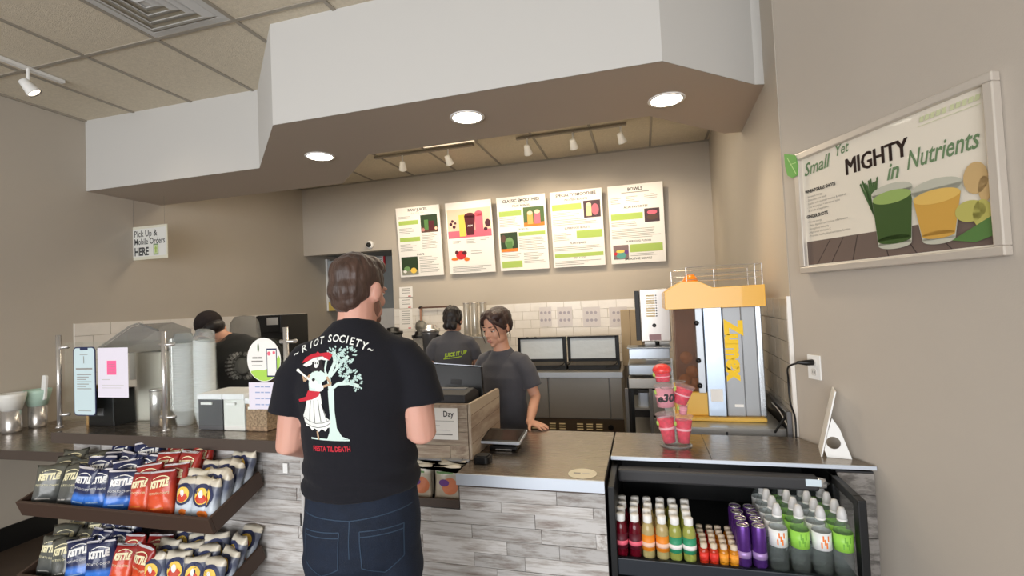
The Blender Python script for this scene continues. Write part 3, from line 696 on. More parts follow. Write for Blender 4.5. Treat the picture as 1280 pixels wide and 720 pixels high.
# straw and lid cups on the side counter
for k, (px, py, c, lab) in enumerate(((40, 533, (.74, .86, .80), 'steel holder with pale green liner and a white scoop on the side counter'), (8, 540, (.92, .92, .90), 'steel holder with white cup liner at the left frame edge'))):
    p = az(px, py, .869); p.x = max(p.x, -4.54); e = empty('cup_holder', p, lab, 'holder')
    obj('steel_cup', lathe(B(), [(.052, 0), (.056, .02), (.056, .17), (.052, .17)], 24), CHROME, e, smooth=2)
    obj('liner', lathe(B(), [(.058, .165), (.082, .26), (.084, .285), (.078, .285), (.06, .20)], 24), mat('liner_%s' % ('green' if k == 0 else 'white'), c, .4), e, smooth=2)
    if k == 0: obj('scoop', prism(B(), rrect(.045, .19, .018), -.008, .008, 'y', M=Matrix.Translation((.075, 0, .30)) @ Matrix.Rotation(.12, 4, 'Y')), WHITE, e, bevel=.003)

# ------------------------------------------------------------------ register enclosure, monitor, tablet
RX0, RX1, RYF = -1.10, -.800, 2.105
e = empty('register_box', (0, 0, .951), 'beige plank box around the cash register with rounded side panel', 'enclosure')
PBB = bpy.data.meshes.new('beige_plank'); _b = bx(0, 1, 0, 1, 0, 1); bmesh.ops.recalc_face_normals(_b, faces=_b.faces); _b.to_mesh(PBB); _b.free(); PBB.materials.append(PLANKB)
obj('front_panel', bx(RX0-.22, RX1-.002, RYF, RYF+.012, 0, .252), PLANKB, e)
planks(e, RX0-.22, RX1-.002, 0, .250, RYF, h=.062, me=PBB)
sp = [(RYF-.008, 0), (RYF+.42, 0), (RYF+.44, .015), (RYF+.455, .20)] + [(RYF+.43+.025*math.cos(a), .225+.022*math.sin(a)) for a in (0, .5, 1.0, 1.57)] + [(RYF+.30, .250), (RYF-.008, .256)]
obj('side_panel', prism(B(), [(y, z) for y, z in sp], RX1, RX1+.014, 'x'), PLANKB, e, bevel=.003)
obj('side_panel', bx(RX0-.235, RX0-.222, RYF, RYF+.42, 0, .25), PLANKB, e)
for a in (.07, .14, .20): obj('plank_joint', bx(RX1+.0135, RX1+.0145, RYF, RYF+.44, a, a+.0015), BROWNI, e)
obj('base_sheet', bx(RX0-.24, RX1+.004, RYF-.035, RYF, -.0005, .004), STEELE, e)
n = wall_panel('day_sign', (-.965, RYF-.0155, 1.115), .235, .145, .001, 'white paper sign with lettering taped to the register box', 'sign')
art(n, .0016, [('lettering', INK, [T('Day', .072, .044, .038, bold=.0006, sx=.85)]), ('small_print', INKG, [rc(-.10, .012, .10, .014), rc(-.10, -.01, .03, -.008), rc(.0, -.052, .09, -.046), rc(-.09, -.052, -.05, -.046), rc(-.10, -.03, .08, -.028)])])
e = empty('receipt_printer', (RX1-.145, RYF+.14, .95), 'dark grey receipt printer and cash drawer inside the register box', 'printer')
obj('cash_drawer', bx(-.16, .13, -.10, .20, .001, .225), DGREY, e, bevel=.004)
obj('printer_body', prism(B(), [(-.11, .226), (.20-.11, .226), (.09, .275), (.02, .30), (-.11, .29)], -.10, .12, 'x'), DGREY, e, bevel=.006)
obj('paper_slot', bx(-.07, .09, -.02, .02, .29, .302), MGREY, e)
mo = empty('register_monitor', (at(564, 470, 2.35).x, 2.36, 1.215), 'black register monitor seen from its back above the plank box', 'monitor')
Mm = Matrix.Rotation(math.radians(-10), 4, 'X') @ Matrix.Rotation(math.radians(4), 4, 'Y')
obj('display_shell', prism(B(), [(-.165, -.02), (.175, -.02), (.150, .135), (-.165, .135)], -.012, .014, 'y', M=Mm), BLACK, mo, bevel=.005)
obj('top_rim', box(B(), -.165, .150, -.014, .014, .134, .138, M=Mm), STEELE, mo); obj('vent_label', box(B(), -.01, .05, -.0135, -.012, .035, .062, M=Mm), DGREY, mo)
obj('stand', bx(-.03, .05, -.02, .05, -.04, .02), BLACK, mo, bevel=.003)
tb = empty('customer_tablet', az(628, 560, .95), 'black customer payment tablet tilted on a stand on the steel counter', 'tablet')
Mt = Matrix.Rotation(math.radians(-2), 4, 'Z') @ Matrix.Translation((.01, -.075, .046)) @ Matrix.Rotation(math.radians(9), 4, 'X')
obj('tablet_body', prism(B(), rrect(.205, .150, .01), -.006, .006, 'z', M=Mt @ Matrix.Translation((0, .075, 0))), STEELE, tb, bevel=.002)
obj('bezel', prism(B(), rrect(.199, .144, .009), .006, .0075, 'z', M=Mt @ Matrix.Translation((0, .075, 0))), BLACK, tb)
obj('screen', prism(B(), rc(-.088, -.058, .088, .058), .0075, .0085, 'z', M=Mt @ Matrix.Translation((0, .075, 0))), mat('dark_screen', (.17, .14, .13), .15), tb)
obj('stand_base', bx(-.055, .085, -.045, .06, .001, .022), BLACK, tb, bevel=.006); obj('stand_neck', bx(-.04, .06, -.03, .05, .02, .045), BLACK, tb, bevel=.006)
obj('chrome_strip', bx(-.02, .06, -.048, -.044, .004, .01), CHROME, tb)
rd = empty('card_reader', az(604, 577, .95), 'small black card reader beside the tablet', 'card reader')
obj('body', prism(B(), rrect(.075, .07, .018), .001, .028, 'z'), BLACK, rd, bevel=.006); obj('top_pad', prism(B(), rrect(.055, .05, .014), .028, .032, 'z'), BLACKM, rd, bevel=.002)
obj('cable', tube(smooth_path([(-.03, .03, .01), (-.07, .06, .006), (-.10, .04, .005), (-.10, -.005, .004)]), .002), BLACK, rd)
st = empty('round_sticker', az(728, 592, .9505), 'round cream sticker on the steel counter near the fridge', 'sticker')
obj('disc', lathe(B(), [(.058, 0), (.058, .0008), (0, .0009)], 32), mat('cream_sticker', (.86, .83, .74), .5), st); art(st, .0012, [('faded_mark', INKG, [rc(-.036, -.006, -.008, .007)]), ('faded_line', INKL, [rc(.0, -.003, .028, .005)])])

# ------------------------------------------------------------------ menu boards on the back wall
BW, BH = .622, .915
def U(u0, v0, u1, v1): return rc(-BW/2+u0*BW, BH/2-v1*BH, -BW/2+u1*BW, BH/2-v0*BH)
def UT(s, u, v, size, **k): return T(s, -BW/2+u*BW, BH/2-v*BH, size, **k)
def UC(u, v, ru, rv=None): return circ(-BW/2+u*BW, BH/2-v*BH, ru*BW, (rv or ru)*BW, 16)
def lines(u0, u1, v0, n, dv=.022, r=random.Random(3)): return [U(u0, v0+dv*i, u0+(u1-u0)*r.uniform(.6, 1), v0+dv*i+.006) for i in range(n)]
def board(i, cx, label, items):
    e = wall_panel('menu_board', (cx, BY-.075, 2.520), BW, BH, .02, label, 'menu board', X=(1, 0, 0), N=(0, -1, 0), tilt=math.radians(5), m=mat('board_white', (.94, .93, .91), .55))
    art(e, .0205, items)
    obj('standoff', box(B(), -.02, .02, BH/2-.14, BH/2-.10, -.045, 0), MGREY, e)
    return e
def photo(cu, cv, w_, h_, bg, spots):
    """items of one printed photo: background then coloured shapes"""
    return [('photo', bg, [U(cu, cv, cu+w_, cv+h_)])] + [('photo_detail', m, [p]) for m, p in spots]
board(0, -2.79, 'leftmost menu board headed raw juices, beside the alcove', [
    ('heading', INK, [UT('RAW JUICES', .5, .045, .050, bold=.001), UT('SHOTS', .5, .685, .034, bold=.0006)]), ('price_line', INKG, [UT('16 oz  24 oz  32 oz', .5, .09, .024)]),
    ('green_band', GREENI, [U(.05, .19, .50, .25), U(.05, .43, .52, .49)]), ('small_print', INKG, lines(.05, .45, .13, 2) + lines(.05, .45, .30, 4) + lines(.05, .45, .53, 5) + lines(.56, .93, .40, 10) + lines(.47, .93, .72, 10, .024)),
    ] + photo(.56, .13, .38, .25, FOREST, [(BROWNI, U(.56, .30, .94, .38)), (WINE, U(.74, .22, .86, .36)), (DGREEN, U(.64, .20, .73, .34)), (mat('pink_spot', (.75, .50, .48), .6), UC(.61, .34, .035)), (PEACH, UC(.90, .33, .03))])
      + photo(.05, .71, .38, .26, FOREST, [(mat('grey_slate', (.55, .55, .48), .6), U(.05, .90, .43, .97)), (MGREEN, UC(.17, .88, .07, .05)), (YELI, UC(.32, .91, .07, .06)), (PAPER, UC(.12, .92, .04, .03))]))
board(1, -2.085, 'second menu board with large picture of three pink and purple drinks', [
    ('photo', PEACH, [U(.03, .10, .97, .50)]), ('photo_detail', PINKI, [U(.03, .40, .97, .50)]), ('photo_detail', YELI, [U(.28, .18, .42, .48)]), ('photo_detail', PINKI, [U(.63, .17, .80, .46), UC(.715, .18, .085, .06)]),
    ('dark_cup', WINE, [[(-BW/2+u*BW, BH/2-v*BH) for u, v in ((.40, .20), (.64, .20), (.60, .47), (.44, .47))], UC(.52, .20, .115, .06)]), ('berries', mat('dark_berry', (.30, .10, .18), .6), [UC(.90, .32, .06, .08), UC(.85, .40, .04), UC(.10, .30, .035), UC(.17, .34, .035), UC(.14, .26, .03), UC(.20, .29, .025)]),
    ('cup_lettering', PAPER, [UT('ACAI', .52, .34, .03, bold=.001)]), ('small_print', INKG, [U(.40, .115, .50, .122)] + lines(.12, .30, .54, 2) + lines(.42, .62, .53, 3) + lines(.72, .92, .52, 2) + lines(.50, .85, .69, 2, .03) + lines(.08, .93, .90, 4)),
    ('bowl_picture', REDI, [UC(.28, .74, .11, .09)]), ('bowl_fruit', ORI, [UC(.14, .79, .08, .03), UC(.40, .80, .06, .04)]), ('bowl_fruit', WINE, [UC(.36, .71, .05, .04), UC(.19, .70, .04)])])
board(2, -1.395, 'middle menu board headed classic smoothies', [
    ('heading', INK, [UT('CLASSIC SMOOTHIES', .5, .06, .050, bold=.0012), UT('FRUIT BLENDS', .5, .13, .034, bold=.0006), UT('TROPICAL', .52, .45, .030)]), ('price_line', INKG, [UT('20 oz   24 oz   32 oz', .5, .095, .022)]),
    ('green_band', GREENI, [U(.04, .19, .50, .26), U(.42, .49, .96, .54), U(.04, .87, .46, .96)]), ('small_print', INKG, lines(.04, .48, .28, 6) + lines(.42, .95, .57, 8) + lines(.04, .46, .77, 3) + lines(.50, .93, .77, 7)),
    ] + photo(.54, .16, .42, .26, mat('garden_green', (.32, .42, .24), .6), [(ORI, U(.54, .37, .96, .42)), (mat('peach_drink', (.95, .68, .36), .6), U(.62, .24, .73, .39)), (mat('pink_drink', (.90, .45, .52), .6), U(.76, .23, .88, .39)), (PEACH, UC(.675, .24, .055, .04)), (PEACH, UC(.82, .23, .06, .04))])
      + photo(.04, .48, .35, .26, FOREST, [(ORI, U(.04, .70, .39, .74)), (MGREEN, UC(.22, .62, .09, .11)), (DGREEN, U(.16, .60, .28, .70)), (BROWNI, UC(.10, .56, .05, .08))]))
board(3, -.715, 'fourth menu board headed specialty smoothies', [
    ('heading', INK, [UT('SPECIALTY SMOOTHIES', .5, .055, .046, bold=.0012), UT('PROTEIN BOOSTS', .5, .12, .034, bold=.0006), UT('SUPERFOOD BOOSTS', .5, .49, .032, bold=.0004), UT('PLANT BASED', .5, .69, .032, bold=.0004), UT('SIDE & ADD', .52, .885, .028)]), ('price_line', INKG, [UT('20 oz   24 oz', .5, .088, .022)]),
    ('green_band', GREENI, [U(.03, .17, .60, .25), U(.48, .53, .97, .63), U(.03, .82, .97, .87)]), ('small_print', INKG, lines(.03, .60, .28, 3) + lines(.03, .95, .37, 4) + lines(.03, .44, .55, 5) + lines(.03, .95, .73, 3) + lines(.03, .92, .92, 3)),
    ] + photo(.64, .15, .32, .22, mat('dark_plum', (.30, .22, .24), .6), [(mat('cream_drink', (.90, .83, .62), .6), U(.69, .20, .79, .35)), (mat('rose_drink', (.76, .42, .48), .6), UC(.86, .27, .07, .11)), (PEACH, UC(.74, .20, .05, .035))]))
board(4, -.025, 'rightmost menu board headed bowls, nearest the kitchen corner', [
    ('heading', INK, [UT('BOWLS', .5, .06, .050, bold=.0012), UT('ACAI FAVORITES', .5, .285, .036, bold=.0006), UT('SUPERFOOD FUSION', .52, .72, .030, bold=.0004), UT('SMOOTHIE BOWLS', .5, .945, .036, bold=.0006)]), ('price_line', INKG, [U(.25, .095, .75, .105)]),
    ('green_band', GREENI, [U(.04, .36, .62, .44), U(.36, .76, .95, .86)]), ('small_print', INKG, lines(.05, .28, .16, 4) + lines(.33, .58, .15, 4) + lines(.66, .9, .14, 3) + lines(.04, .62, .47, 3) + lines(.04, .95, .56, 6) + lines(.36, .9, .88, 2)),
    ] + photo(.65, .32, .27, .17, mat('dark_plum', (.3, .2, .2)), [(PINKI, UC(.79, .37, .09, .04)), (BROWNI, UC(.79, .43, .10, .05))]) + photo(.05, .76, .28, .18, mat('slate_mauve', (.50, .42, .42), .6), [(mat('teal_bowl', (.35, .62, .58), .6), UC(.19, .89, .09, .07)), (YELI, UC(.18, .84, .08, .03)), (REDI, UC(.09, .87, .03)), (PURI, UC(.29, .85, .04))]))

# pick-up sign hanging from the soffit
M = Matrix.Translation((-4.455, 3.50, 2.378))
s = empty('hanging_sign', label='white hanging sign reading Pick Up & Mobile Orders HERE', cat='sign', M=M @ Matrix.Rotation(PI/2, 4, 'X'))
obj('board', bx(-.222, .222, -.158, .158, 0, .006), mat('sign_cream_frame', (.88, .87, .80), .5), s)
art(s, .0065, [('sheet', mat('sign_white', (.90, .90, .88), .6), [rc(-.200, -.130, .205, .135)]), ('lettering', mat('sign_grey_ink', (.28, .28, .28), .6), [T('Pick Up &', -.180, .085, .085, align='LEFT', sx=.82, bold=.001), T('Mobile Orders', -.180, .010, .082, align='LEFT', sx=.76, bold=.001), T('HERE', -.180, -.085, .105, align='LEFT', sx=.72, bold=.0035)]),
    ('phone_mark', mat('phone_mark_grey', (.45, .55, .42), .6), [rc(.055, -.120, .115, -.018)]), ('phone_arrow', mat('pale_lime', (.80, .86, .66), .6), [rc(.063, -.110, .107, -.028)]), ('arrow', GREENI, [[(.078, -.10), (.092, -.10), (.092, -.065), (.102, -.065), (.085, -.04), (.068, -.065), (.078, -.065)]])])
for x in (-.19, .19): obj('hanging_wire', tube([(x, .158, .003), (x, .422, .003)], .0008, 5), MGREY, s)

# ------------------------------------------------------------------ big framed poster on the right wall
def on_wall(s_, z, off=.0): p = Vector((RCX+.004, RCY-.004, 0)) + RD*s_ + RN*off; return (p.x, p.y, z)
PF = wall_panel('framed_poster', on_wall(.530, 2.012, .004), .80, .525, .012, 'silver framed poster reading Small Yet Mighty in Nutrients', 'poster', X=RD, N=RN, m=mat('poster_white', (.90, .87, .81), .3, coat=.3), part='backing')
fr = B()
for x0, x1, y0, y1 in ((-.415, .415, .247, .277), (-.415, .415, -.277, -.247), (-.415, -.385, -.247, .247), (.385, .415, -.247, .247)): box(fr, x0, x1, y0, y1, 0, .032)
obj('frame', fr, mat('satin_silver_frame', (.83, .80, .76), .35, .4), PF, bevel=.004)
PS = lambda s_, z: (s_-.530, z-2.012)
def PP(*q): return [PS(*p) for p in q]
script_g = mat('script_green', (.42, .53, .38), .6)
GL = mat('juice_green', (.22, .33, .14), .5); GLT = mat('juice_green_foam', (.58, .68, .38), .5); GLS = mat('glass_print', (.74, .74, .68), .5)
YJ = mat('juice_yellow', (.87, .72, .38), .5); YJ2 = mat('juice_yellow_side', (.80, .62, .28), .5); TAB = mat('table_print', (.42, .36, .33), .6); TABL = mat('table_gap_print', (.22, .18, .17), .6); GING = mat('ginger_print', (.78, .66, .46), .6); PEAR = mat('pear_print', (.72, .70, .38), .6)
rr_ = random.Random(4)
blades = [[PS(.505+.0, 1.93), PS(.515, 1.93), PS(.455+.0095*i+.002, 2.072+.010*math.sin(i*1.7)), PS(.450+.0095*i, 2.068+.010*math.sin(i*1.7))] for i in range(9)]
art(PF, .0125, [
    ('poster_table', TAB, [PP((.148, 1.772), (.912, 1.772), (.912, 1.868), (.148, 1.878))]),
    ('poster_table_gap', TABL, [PP((a, 1.772), (a+.004, 1.772), (b+.003, 1.872), (b, 1.872)) for a, b in ((.20, .28), (.28, .35), (.39, .42), (.55, .53), (.66, .60), (.78, .70))]),
    ('poster_heading', mat('poster_dark_brown', (.29, .22, .20), .6), [T('MIGHTY', *PS(.516+dx, 2.152+dy), .094, sx=.78) for dx, dy in ((0, 0), (.002, .001), (.004, 0), (.006, .001), (.002, -.001), (.006, -.001))]),
    ('poster_script', script_g, [T('Small', *PS(.228, 2.206), .080, sx=.86, shear=.35, bold=.0012, rot=.05), T('Yet', *PS(.368, 2.236), .062, sx=.8, shear=.35, bold=.0006, rot=.05), T('in', *PS(.590, 2.082), .085, shear=.35, sx=.8, bold=.002), T('Nutrients', *PS(.764, 2.103), .092, sx=.66, shear=.35, bold=.0012, rot=.02)]),
    ('poster_caption', INK, [T('WHEATGRASS SHOTS', *PS(.158, 2.104), .020, align='LEFT', bold=.0008, sx=.88), T('GINGER SHOTS', *PS(.158, 1.990), .020, align='LEFT', bold=.0008, sx=.88)]),
    ('poster_small_print', INKG, [T(t, *PS(.165, z), .0125, align='LEFT') for t, z in (('- Increases energy', 2.080), ('- Detoxifies your body', 2.064), ('- Loaded with essential vitamins & minerals', 2.048), ('- 1 oz wheatgrass = nutritional value', 2.032), ('  of 2.5 lbs of vegetables', 2.016), ('- Boosts energy', 1.966), ('- Helps digestion and reduces inflammation', 1.950), ('- Strengthens immunity', 1.934), ('- High levels of vitamin C', 1.918), ('- Promotes healthy blood and tissue function', 1.902))]),
    ('poster_faint_print', mat('faint_green_reflection', (.80, .82, .66), .5), [*[PP((x, 2.222), (x+.014, 2.222), (x+.018, 2.240), (x+.004, 2.240)) for x in (.705, .724, .743, .762, .781, .806, .825, .844, .863, .882)], PP((.70, 2.208), (.90, 2.208), (.90, 2.2095), (.70, 2.2095))]),  # reflected lettering painted onto the poster as faint green strokes
    ('wheatgrass_picture', mat('wheatgrass_print', (.25, .38, .20), .6), blades),
    ('green_glass_picture', GLS, [circ(*PS(.583, 2.012), .083, .028, 28), PP((.500, 2.010), (.666, 2.010), (.650, 1.815), (.516, 1.815)), circ(*PS(.583, 1.815), .067, .018)]),
    ('green_glass_picture', GL, [PP((.503, 1.985), (.663, 1.985), (.650, 1.832), (.516, 1.832)), circ(*PS(.583, 1.832), .067, .016)]), ('green_glass_picture', GLT, [circ(*PS(.583, 1.990), .078, .024, 28)]),
    ('yellow_glass_picture', GLS, [circ(*PS(.746, 1.985), .086, .030, 28), PP((.660, 1.985), (.832, 1.985), (.800, 1.81), (.690, 1.81)), circ(*PS(.745, 1.81), .055, .016)]),
    ('yellow_glass_picture', YJ2, [PP((.667, 1.955), (.826, 1.955), (.800, 1.826), (.690, 1.826)), circ(*PS(.745, 1.826), .055, .013)]), ('yellow_glass_picture', YJ, [circ(*PS(.746, 1.955), .079, .024, 28)]),
    ('ginger_picture', GING, [circ(*PS(.872, 1.985), .036, .05, 20), circ(*PS(.895, 1.945), .018, .04, 16)]), ('pear_picture', PEAR, [circ(*PS(.850, 1.885), .045, .034), circ(*PS(.885, 1.87), .028, .045)]),
    ('leaf_picture', mat('leaf_print', (.33, .48, .25), .6), [PP((.79, 1.80), (.91, 1.86), (.912, 1.80), (.86, 1.785))]),
])
lf = B(); lp = [PS(.066, 2.312), PS(.10, 2.300), PS(.135, 2.285), PS(.150, 2.235), PS(.143, 2.190), PS(.110, 2.185), PS(.080, 2.205), PS(.068, 2.25)]
prism(lf, lp, .033, .037); obj('leaf_cutout', lf, mat('leaf_cutout_green', (.42, .66, .32), .5), PF)
art(PF, .0375, [('leaf_vein', mat('leaf_vein', (.72, .85, .58), .5), [PP((.085, 2.285), (.090, 2.285), (.138, 2.200), (.134, 2.198)), PP((.105, 2.25), (.108, 2.252), (.140, 2.25), (.138, 2.247))])])
# outlet, plug and cord
OU = wall_panel('wall_outlet', on_wall(.128, 1.303, 0), .074, .110, .006, 'white wall outlet beside the tiled kitchen corner', 'outlet', X=RD, N=RN, m=WHITE, part='cover_plate')
for y in (.022, -.022): obj('socket', prism(B(), rrect(.032, .032, .01), .006, .008, 'z', M=Matrix.Translation((0, y, 0))), mat('socket_white', (.86, .85, .83), .4), OU)
for x, y in ((-.006, -.022), (.006, -.022)): obj('slot', bx(x-.001, x+.001, y-.005, y+.005, .008, .0085), DGREY, OU)
P0 = Vector(on_wall(.124, 1.325, .02)); cpts = [P0, P0 + RN*.05 + Vector((0, 0, -.004)) - RD*.025, P0 + RN*.06 - RD*.07 + Vector((0, 0, -.03)), P0 + RN*.035 - RD*.105 + Vector((0, 0, -.09)), P0 + RN*.03 - RD*.108 + Vector((0, 0, -.2)), Vector(on_wall(.016, 1.05, .03)), Vector(on_wall(.016, .955, .03))]
PC_ = empty('power_cord', label='black power cord hanging from the wall outlet to the counter', cat='cord')
obj('cord', blob(B(), smooth_path(cpts, 8), [.0045]*49, 8), BLACK, PC_, smooth=True); obj('plug', blob(B(), [P0 - RN*.012, P0 + RN*.02, P0 + RN*.045 - RD*.022], [.014, .013, .007], 12), BLACK, PC_, smooth=True)

# ------------------------------------------------------------------ drinks fridge and its worktop
FY, FX0, FX1 = 1.955, -.172, .715
FT = empty('fridge_counter', (0, 0, 0), 'steel worktop above the black drinks fridge, reaching the right wall', 'worktop')
obj('worktop', prism(B(), [(-.174, 2.235), (.857, 2.235), (.690, 2.632), (-.174, 2.635)], .934, .95), STEELC, FT, bevel=.002)
obj('worktop_edge', bx(-.174, .857, 2.229, 2.236, .936, .951), STEELE, FT)
obj('seam', bx(.25, .252, 2.236, 2.63, .950, .9507), DGREY, FT)
PBD = bpy.data.meshes.new('grey_plank'); _b = bx(0, 1, 0, 1, 0, 1); bmesh.ops.recalc_face_normals(_b, faces=_b.faces); _b.to_mesh(PBD); _b.free(); PBD.materials.append(PLANKD)
obj('end_panel', bx(.722, .853, 2.252, 2.27, 0, .922), DGREY, FT)
planks(FT, .722, .853, .02, .918, 2.252, h=.085, me=PBD)
FR_ = empty('drinks_fridge', (0, 0, 0), 'black open-front drinks fridge under the right worktop', 'fridge')
obj('back_panel', bx(FX0, FX1, 2.60, 2.625, .02, .915), BLACKM, FR_); obj('base', bx(FX0, FX1, FY+.02, 2.60, .02, .28), BLACKM, FR_, bevel=.004)
obj('side_panel', bx(FX0, FX0+.026, FY, 2.60, .02, .918), BLACKM, FR_, bevel=.003)
sf = B(); box(sf, FX1-.028, FX1, FY, FY+.045, .02, .918); box(sf, FX1-.026, FX1, FY+.045, 2.24, .885, .918); box(sf, FX1-.026, FX1, 2.20, 2.60, .02, .918); box(sf, FX1-.026, FX1, FY+.03, 2.2, .02, .33)
obj('side_frame', sf, BLACKM, FR_, bevel=.004)
obj('side_glass', bx(FX1-.016, FX1-.010, FY+.045, 2.20, .33, .885), mat('tinted_glass', (.55, .58, .60), .05, trans=.9, ior=1.02, alpha=.35), FR_)
obj('canopy', bx(FX0+.03, FX1-.08, 2.165, 2.225, .862, .916), DGREY, FR_, bevel=.010)
obj('roller_cap', lathe(B(), [(0, 0), (.020, 0), (.022, .006), (.020, .03), (.008, .034), (0, .05)], 20, M=Matrix.Rotation(PI/2, 4, 'Y'), c=(FX1-.082, 2.195, .888)), CHROME, FR_, smooth=2)
obj('canopy_label', bx(.585, .640, 2.162, 2.1645, .885, .912), mat('blue_white_label', (.82, .88, .92), .5), FR_)
obj('shelf', bx(FX0+.026, FX1-.028, FY+.03, 2.60, .618, .634), BLACKM, FR_)
obj('shelf_front_rail', bx(FX0+.026, FX1-.028, FY+.008, FY+.03, .575, .640), mat('blue_black_rail', (.13, .15, .18), .4), FR_, bevel=.003)
obj('shelf_guard', bx(FX0+.03, FX1-.03, FY+.012, FY+.016, .640, .672), GLASS, FR_)
obj('lower_shelf', bx(FX0+.026, FX1-.028, FY+.03, 2.60, .30, .315), BLACKM, FR_); obj('lower_rail', bx(FX0+.026, FX1-.028, FY+.008, FY+.03, .27, .335), BLACKM, FR_)
obj('back_bracket', tube([(.14, 2.595, .80), (.14, 2.58, .80), (.14, 2.58, .775), (.20, 2.58, .775)], .002, 6), DGREY, FR_)

SH = .6345
def bottle_proto(name, prof, bodym, parts):
    e = empty(name); obj('bottle_body', lathe(B(), prof, 20), bodym, e, smooth=2)
    for nm, pf, m in parts: obj(nm, lathe(B(), pf, 20, caps=('label' not in nm and 'mark' not in nm)), m, e, smooth=2)
    return e
def liquid(name, c): return mat(name, c, .12, trans=.25, ior=1.33, coat=.3)
def put_row(proto, xs, ys, labels, group, cat, z=SH, jit=.002):
    first = True; rj = random.Random(len(group))
    for i, x in enumerate(xs):
        for j, y in enumerate(ys):
            o = proto if first and proto.name not in used else dup(proto); used.add(proto.name); first = False
            o.location = (x + rj.uniform(-jit, jit), y, z); o.rotation_euler = (0, 0, rj.uniform(-.2, .2)); tag(o, labels(i, j), cat, group)
JP = [(.001, 0), (.022, 0), (.0245, .004), (.0245, .105), (.022, .118), (.016, .132), (.0135, .136)]
CAPP = [(.0165, .134), (.0170, .136), (.0170, .158), (.0155, .161), (0, .162)]
def juice(nm, liq, lab, band): return bottle_proto('juice_bottle', JP, liq, [('cap', CAPP, WHITE), ('label_band', [(.0250, .030), (.0253, .030), (.0253, .090), (.0250, .090)], lab), ('lower_label', [(.0255, .045), (.0257, .045), (.0257, .062), (.0255, .062)], band)])
J = [('dark red', juice('red', liquid('beet_juice', (.42, .05, .12)), mat('label_dark_red', (.35, .08, .14), .5), PINKI)), ('orange', juice('orange', liquid('amber_juice', (.80, .72, .50)), mat('label_orange', (.93, .55, .15), .5), PEACH)), ('green', juice('green', liquid('lime_juice', (.68, .70, .35)), mat('label_teal', (.20, .58, .42), .5), PAPER))]
jx = [(-.130, 0), (-.078, 0), (-.026, 1), (.026, 1), (.076, 2), (.126, 2)]
for ci, (nm, pr_o) in enumerate(J):
    xs = [x for x, k in jx if k == ci]
    put_row(pr_o, xs, (2.010, 2.068, 2.126, 2.184), lambda i, j, nm=nm: '%s juice bottle with white cap, %s column, %s row' % (nm, ('left', 'right')[i], ORD[j]), 'cold pressed juice bottles in the fridge', 'bottle')
shot = {}
for k, (nm, c, lc) in enumerate((('red', (.80, .22, .12), (.88, .22, .18)), ('amber', (.86, .55, .12), (.95, .62, .20)))):
    sp_ = bottle_proto('shot_bottle', [(.001, 0), (.0150, 0), (.0165, .003), (.0165, .048), (.012, .058), (.010, .060)], liquid('shot_%s' % nm, c), [('cap', [(.0120, .058), (.0125, .060), (.0125, .074), (0, .076)], mat('cap_ivory', (.84, .78, .70), .5)), ('label_band', [(.0168, .014), (.0170, .014), (.0170, .044), (.0168, .044)], mat('shot_label_%s' % nm, lc, .5))])
    put_row(sp_, [(.178, .2135), (.249, .2845)][k], (1.998, 2.036, 2.074, 2.112, 2.150), lambda i, j, nm=nm: 'small %s shot bottle, %s of its two columns, row %s from the front' % (nm, ('left', 'right')[i], ('one', 'two', 'three', 'four', 'five')[j]), 'juice shots in the fridge', 'bottle')
can = bottle_proto('drink_can', [(.001, .002), (.020, 0), (.0255, .010), (.0255, .138), (.022, .150), (.0215, .153), (.0205, .151), (.0, .148)], mat('purple_can', (.36, .20, .52), .3, .5, var=.15, vscale=30), [('rim', [(.0218, .1495), (.0224, .154), (.0205, .1545), (.0200, .150)], CHROME), ('silver_mark', [(.0256, .035), (.0258, .035), (.0258, .060), (.0256, .060)], mat('can_lilac', (.68, .56, .78), .4, .3))])
put_row(can, (.322, .376), (2.005, 2.062, 2.119, 2.176), lambda i, j: 'slim purple drink can, %s column, %s row' % (('left', 'right')[i], ORD[j]), 'purple drink cans in the fridge', 'can')
WCL = mat('water_bottle_plastic', (.90, .95, .94), .08, trans=.8, ior=1.1, alpha=.2, bump=.2, bscale=60)
WP = [(.001, 0), (.028, 0), (.031, .006), (.031, .060), (.0285, .070), (.031, .080), (.031, .145), (.028, .162), (.018, .185), (.0135, .192), (.0135, .200)]
CAPW = [('cap', [(.0155, .196), (.0165, .200), (.0165, .212), (.013, .224), (.009, .236), (0, .238)], mat('cap_clear_white', (.80, .80, .80), .35)), ('neck_ring', [(.016, .190), (.017, .192), (.017, .196), (.016, .197)], WHITE)]
wlab = mat('water_label_white', (.92, .93, .93), .4); glab = mat('water_label_green', (.60, .84, .33), .4)
def water(lm, extra):
    e = bottle_proto('water_bottle', WP, WCL, CAPW + [('label_band', [(.0315, .088), (.0318, .088), (.0318, .150), (.0315, .150)], lm)])
    b_ = B()
    for k in range(5):
        a0 = math.radians(-115 + k*10); a1 = a0 + math.radians(9); z0 = .098 + .012*((k*2) % 3); V = [b_.verts.new((.0322*math.cos(a), .0322*math.sin(a), z)) for a, z in ((a0, z0), (a1, z0), (a1, z0+.02), (a0, z0+.02))]; b_.faces.new(V)
    obj('label_mark', b_, extra, e); return e
W1 = water(wlab, ORI); W2 = water(glab, mat('label_mark_green', (.45, .68, .25), .5))
wx = (.440, .512, .583, .652)
for k, x in enumerate(wx):
    put_row(W1 if k % 2 == 0 else W2, (x,), (2.008, 2.078, 2.148, 2.220, 2.295), lambda i, j, k=k: 'clear water bottle with %s label, %s column, row %s from front' % (('white', 'green')[k % 2], ('first', 'second', 'third', 'fourth')[k], ('one', 'two', 'three', 'four', 'five')[j]), 'water bottles in the fridge', 'bottle')

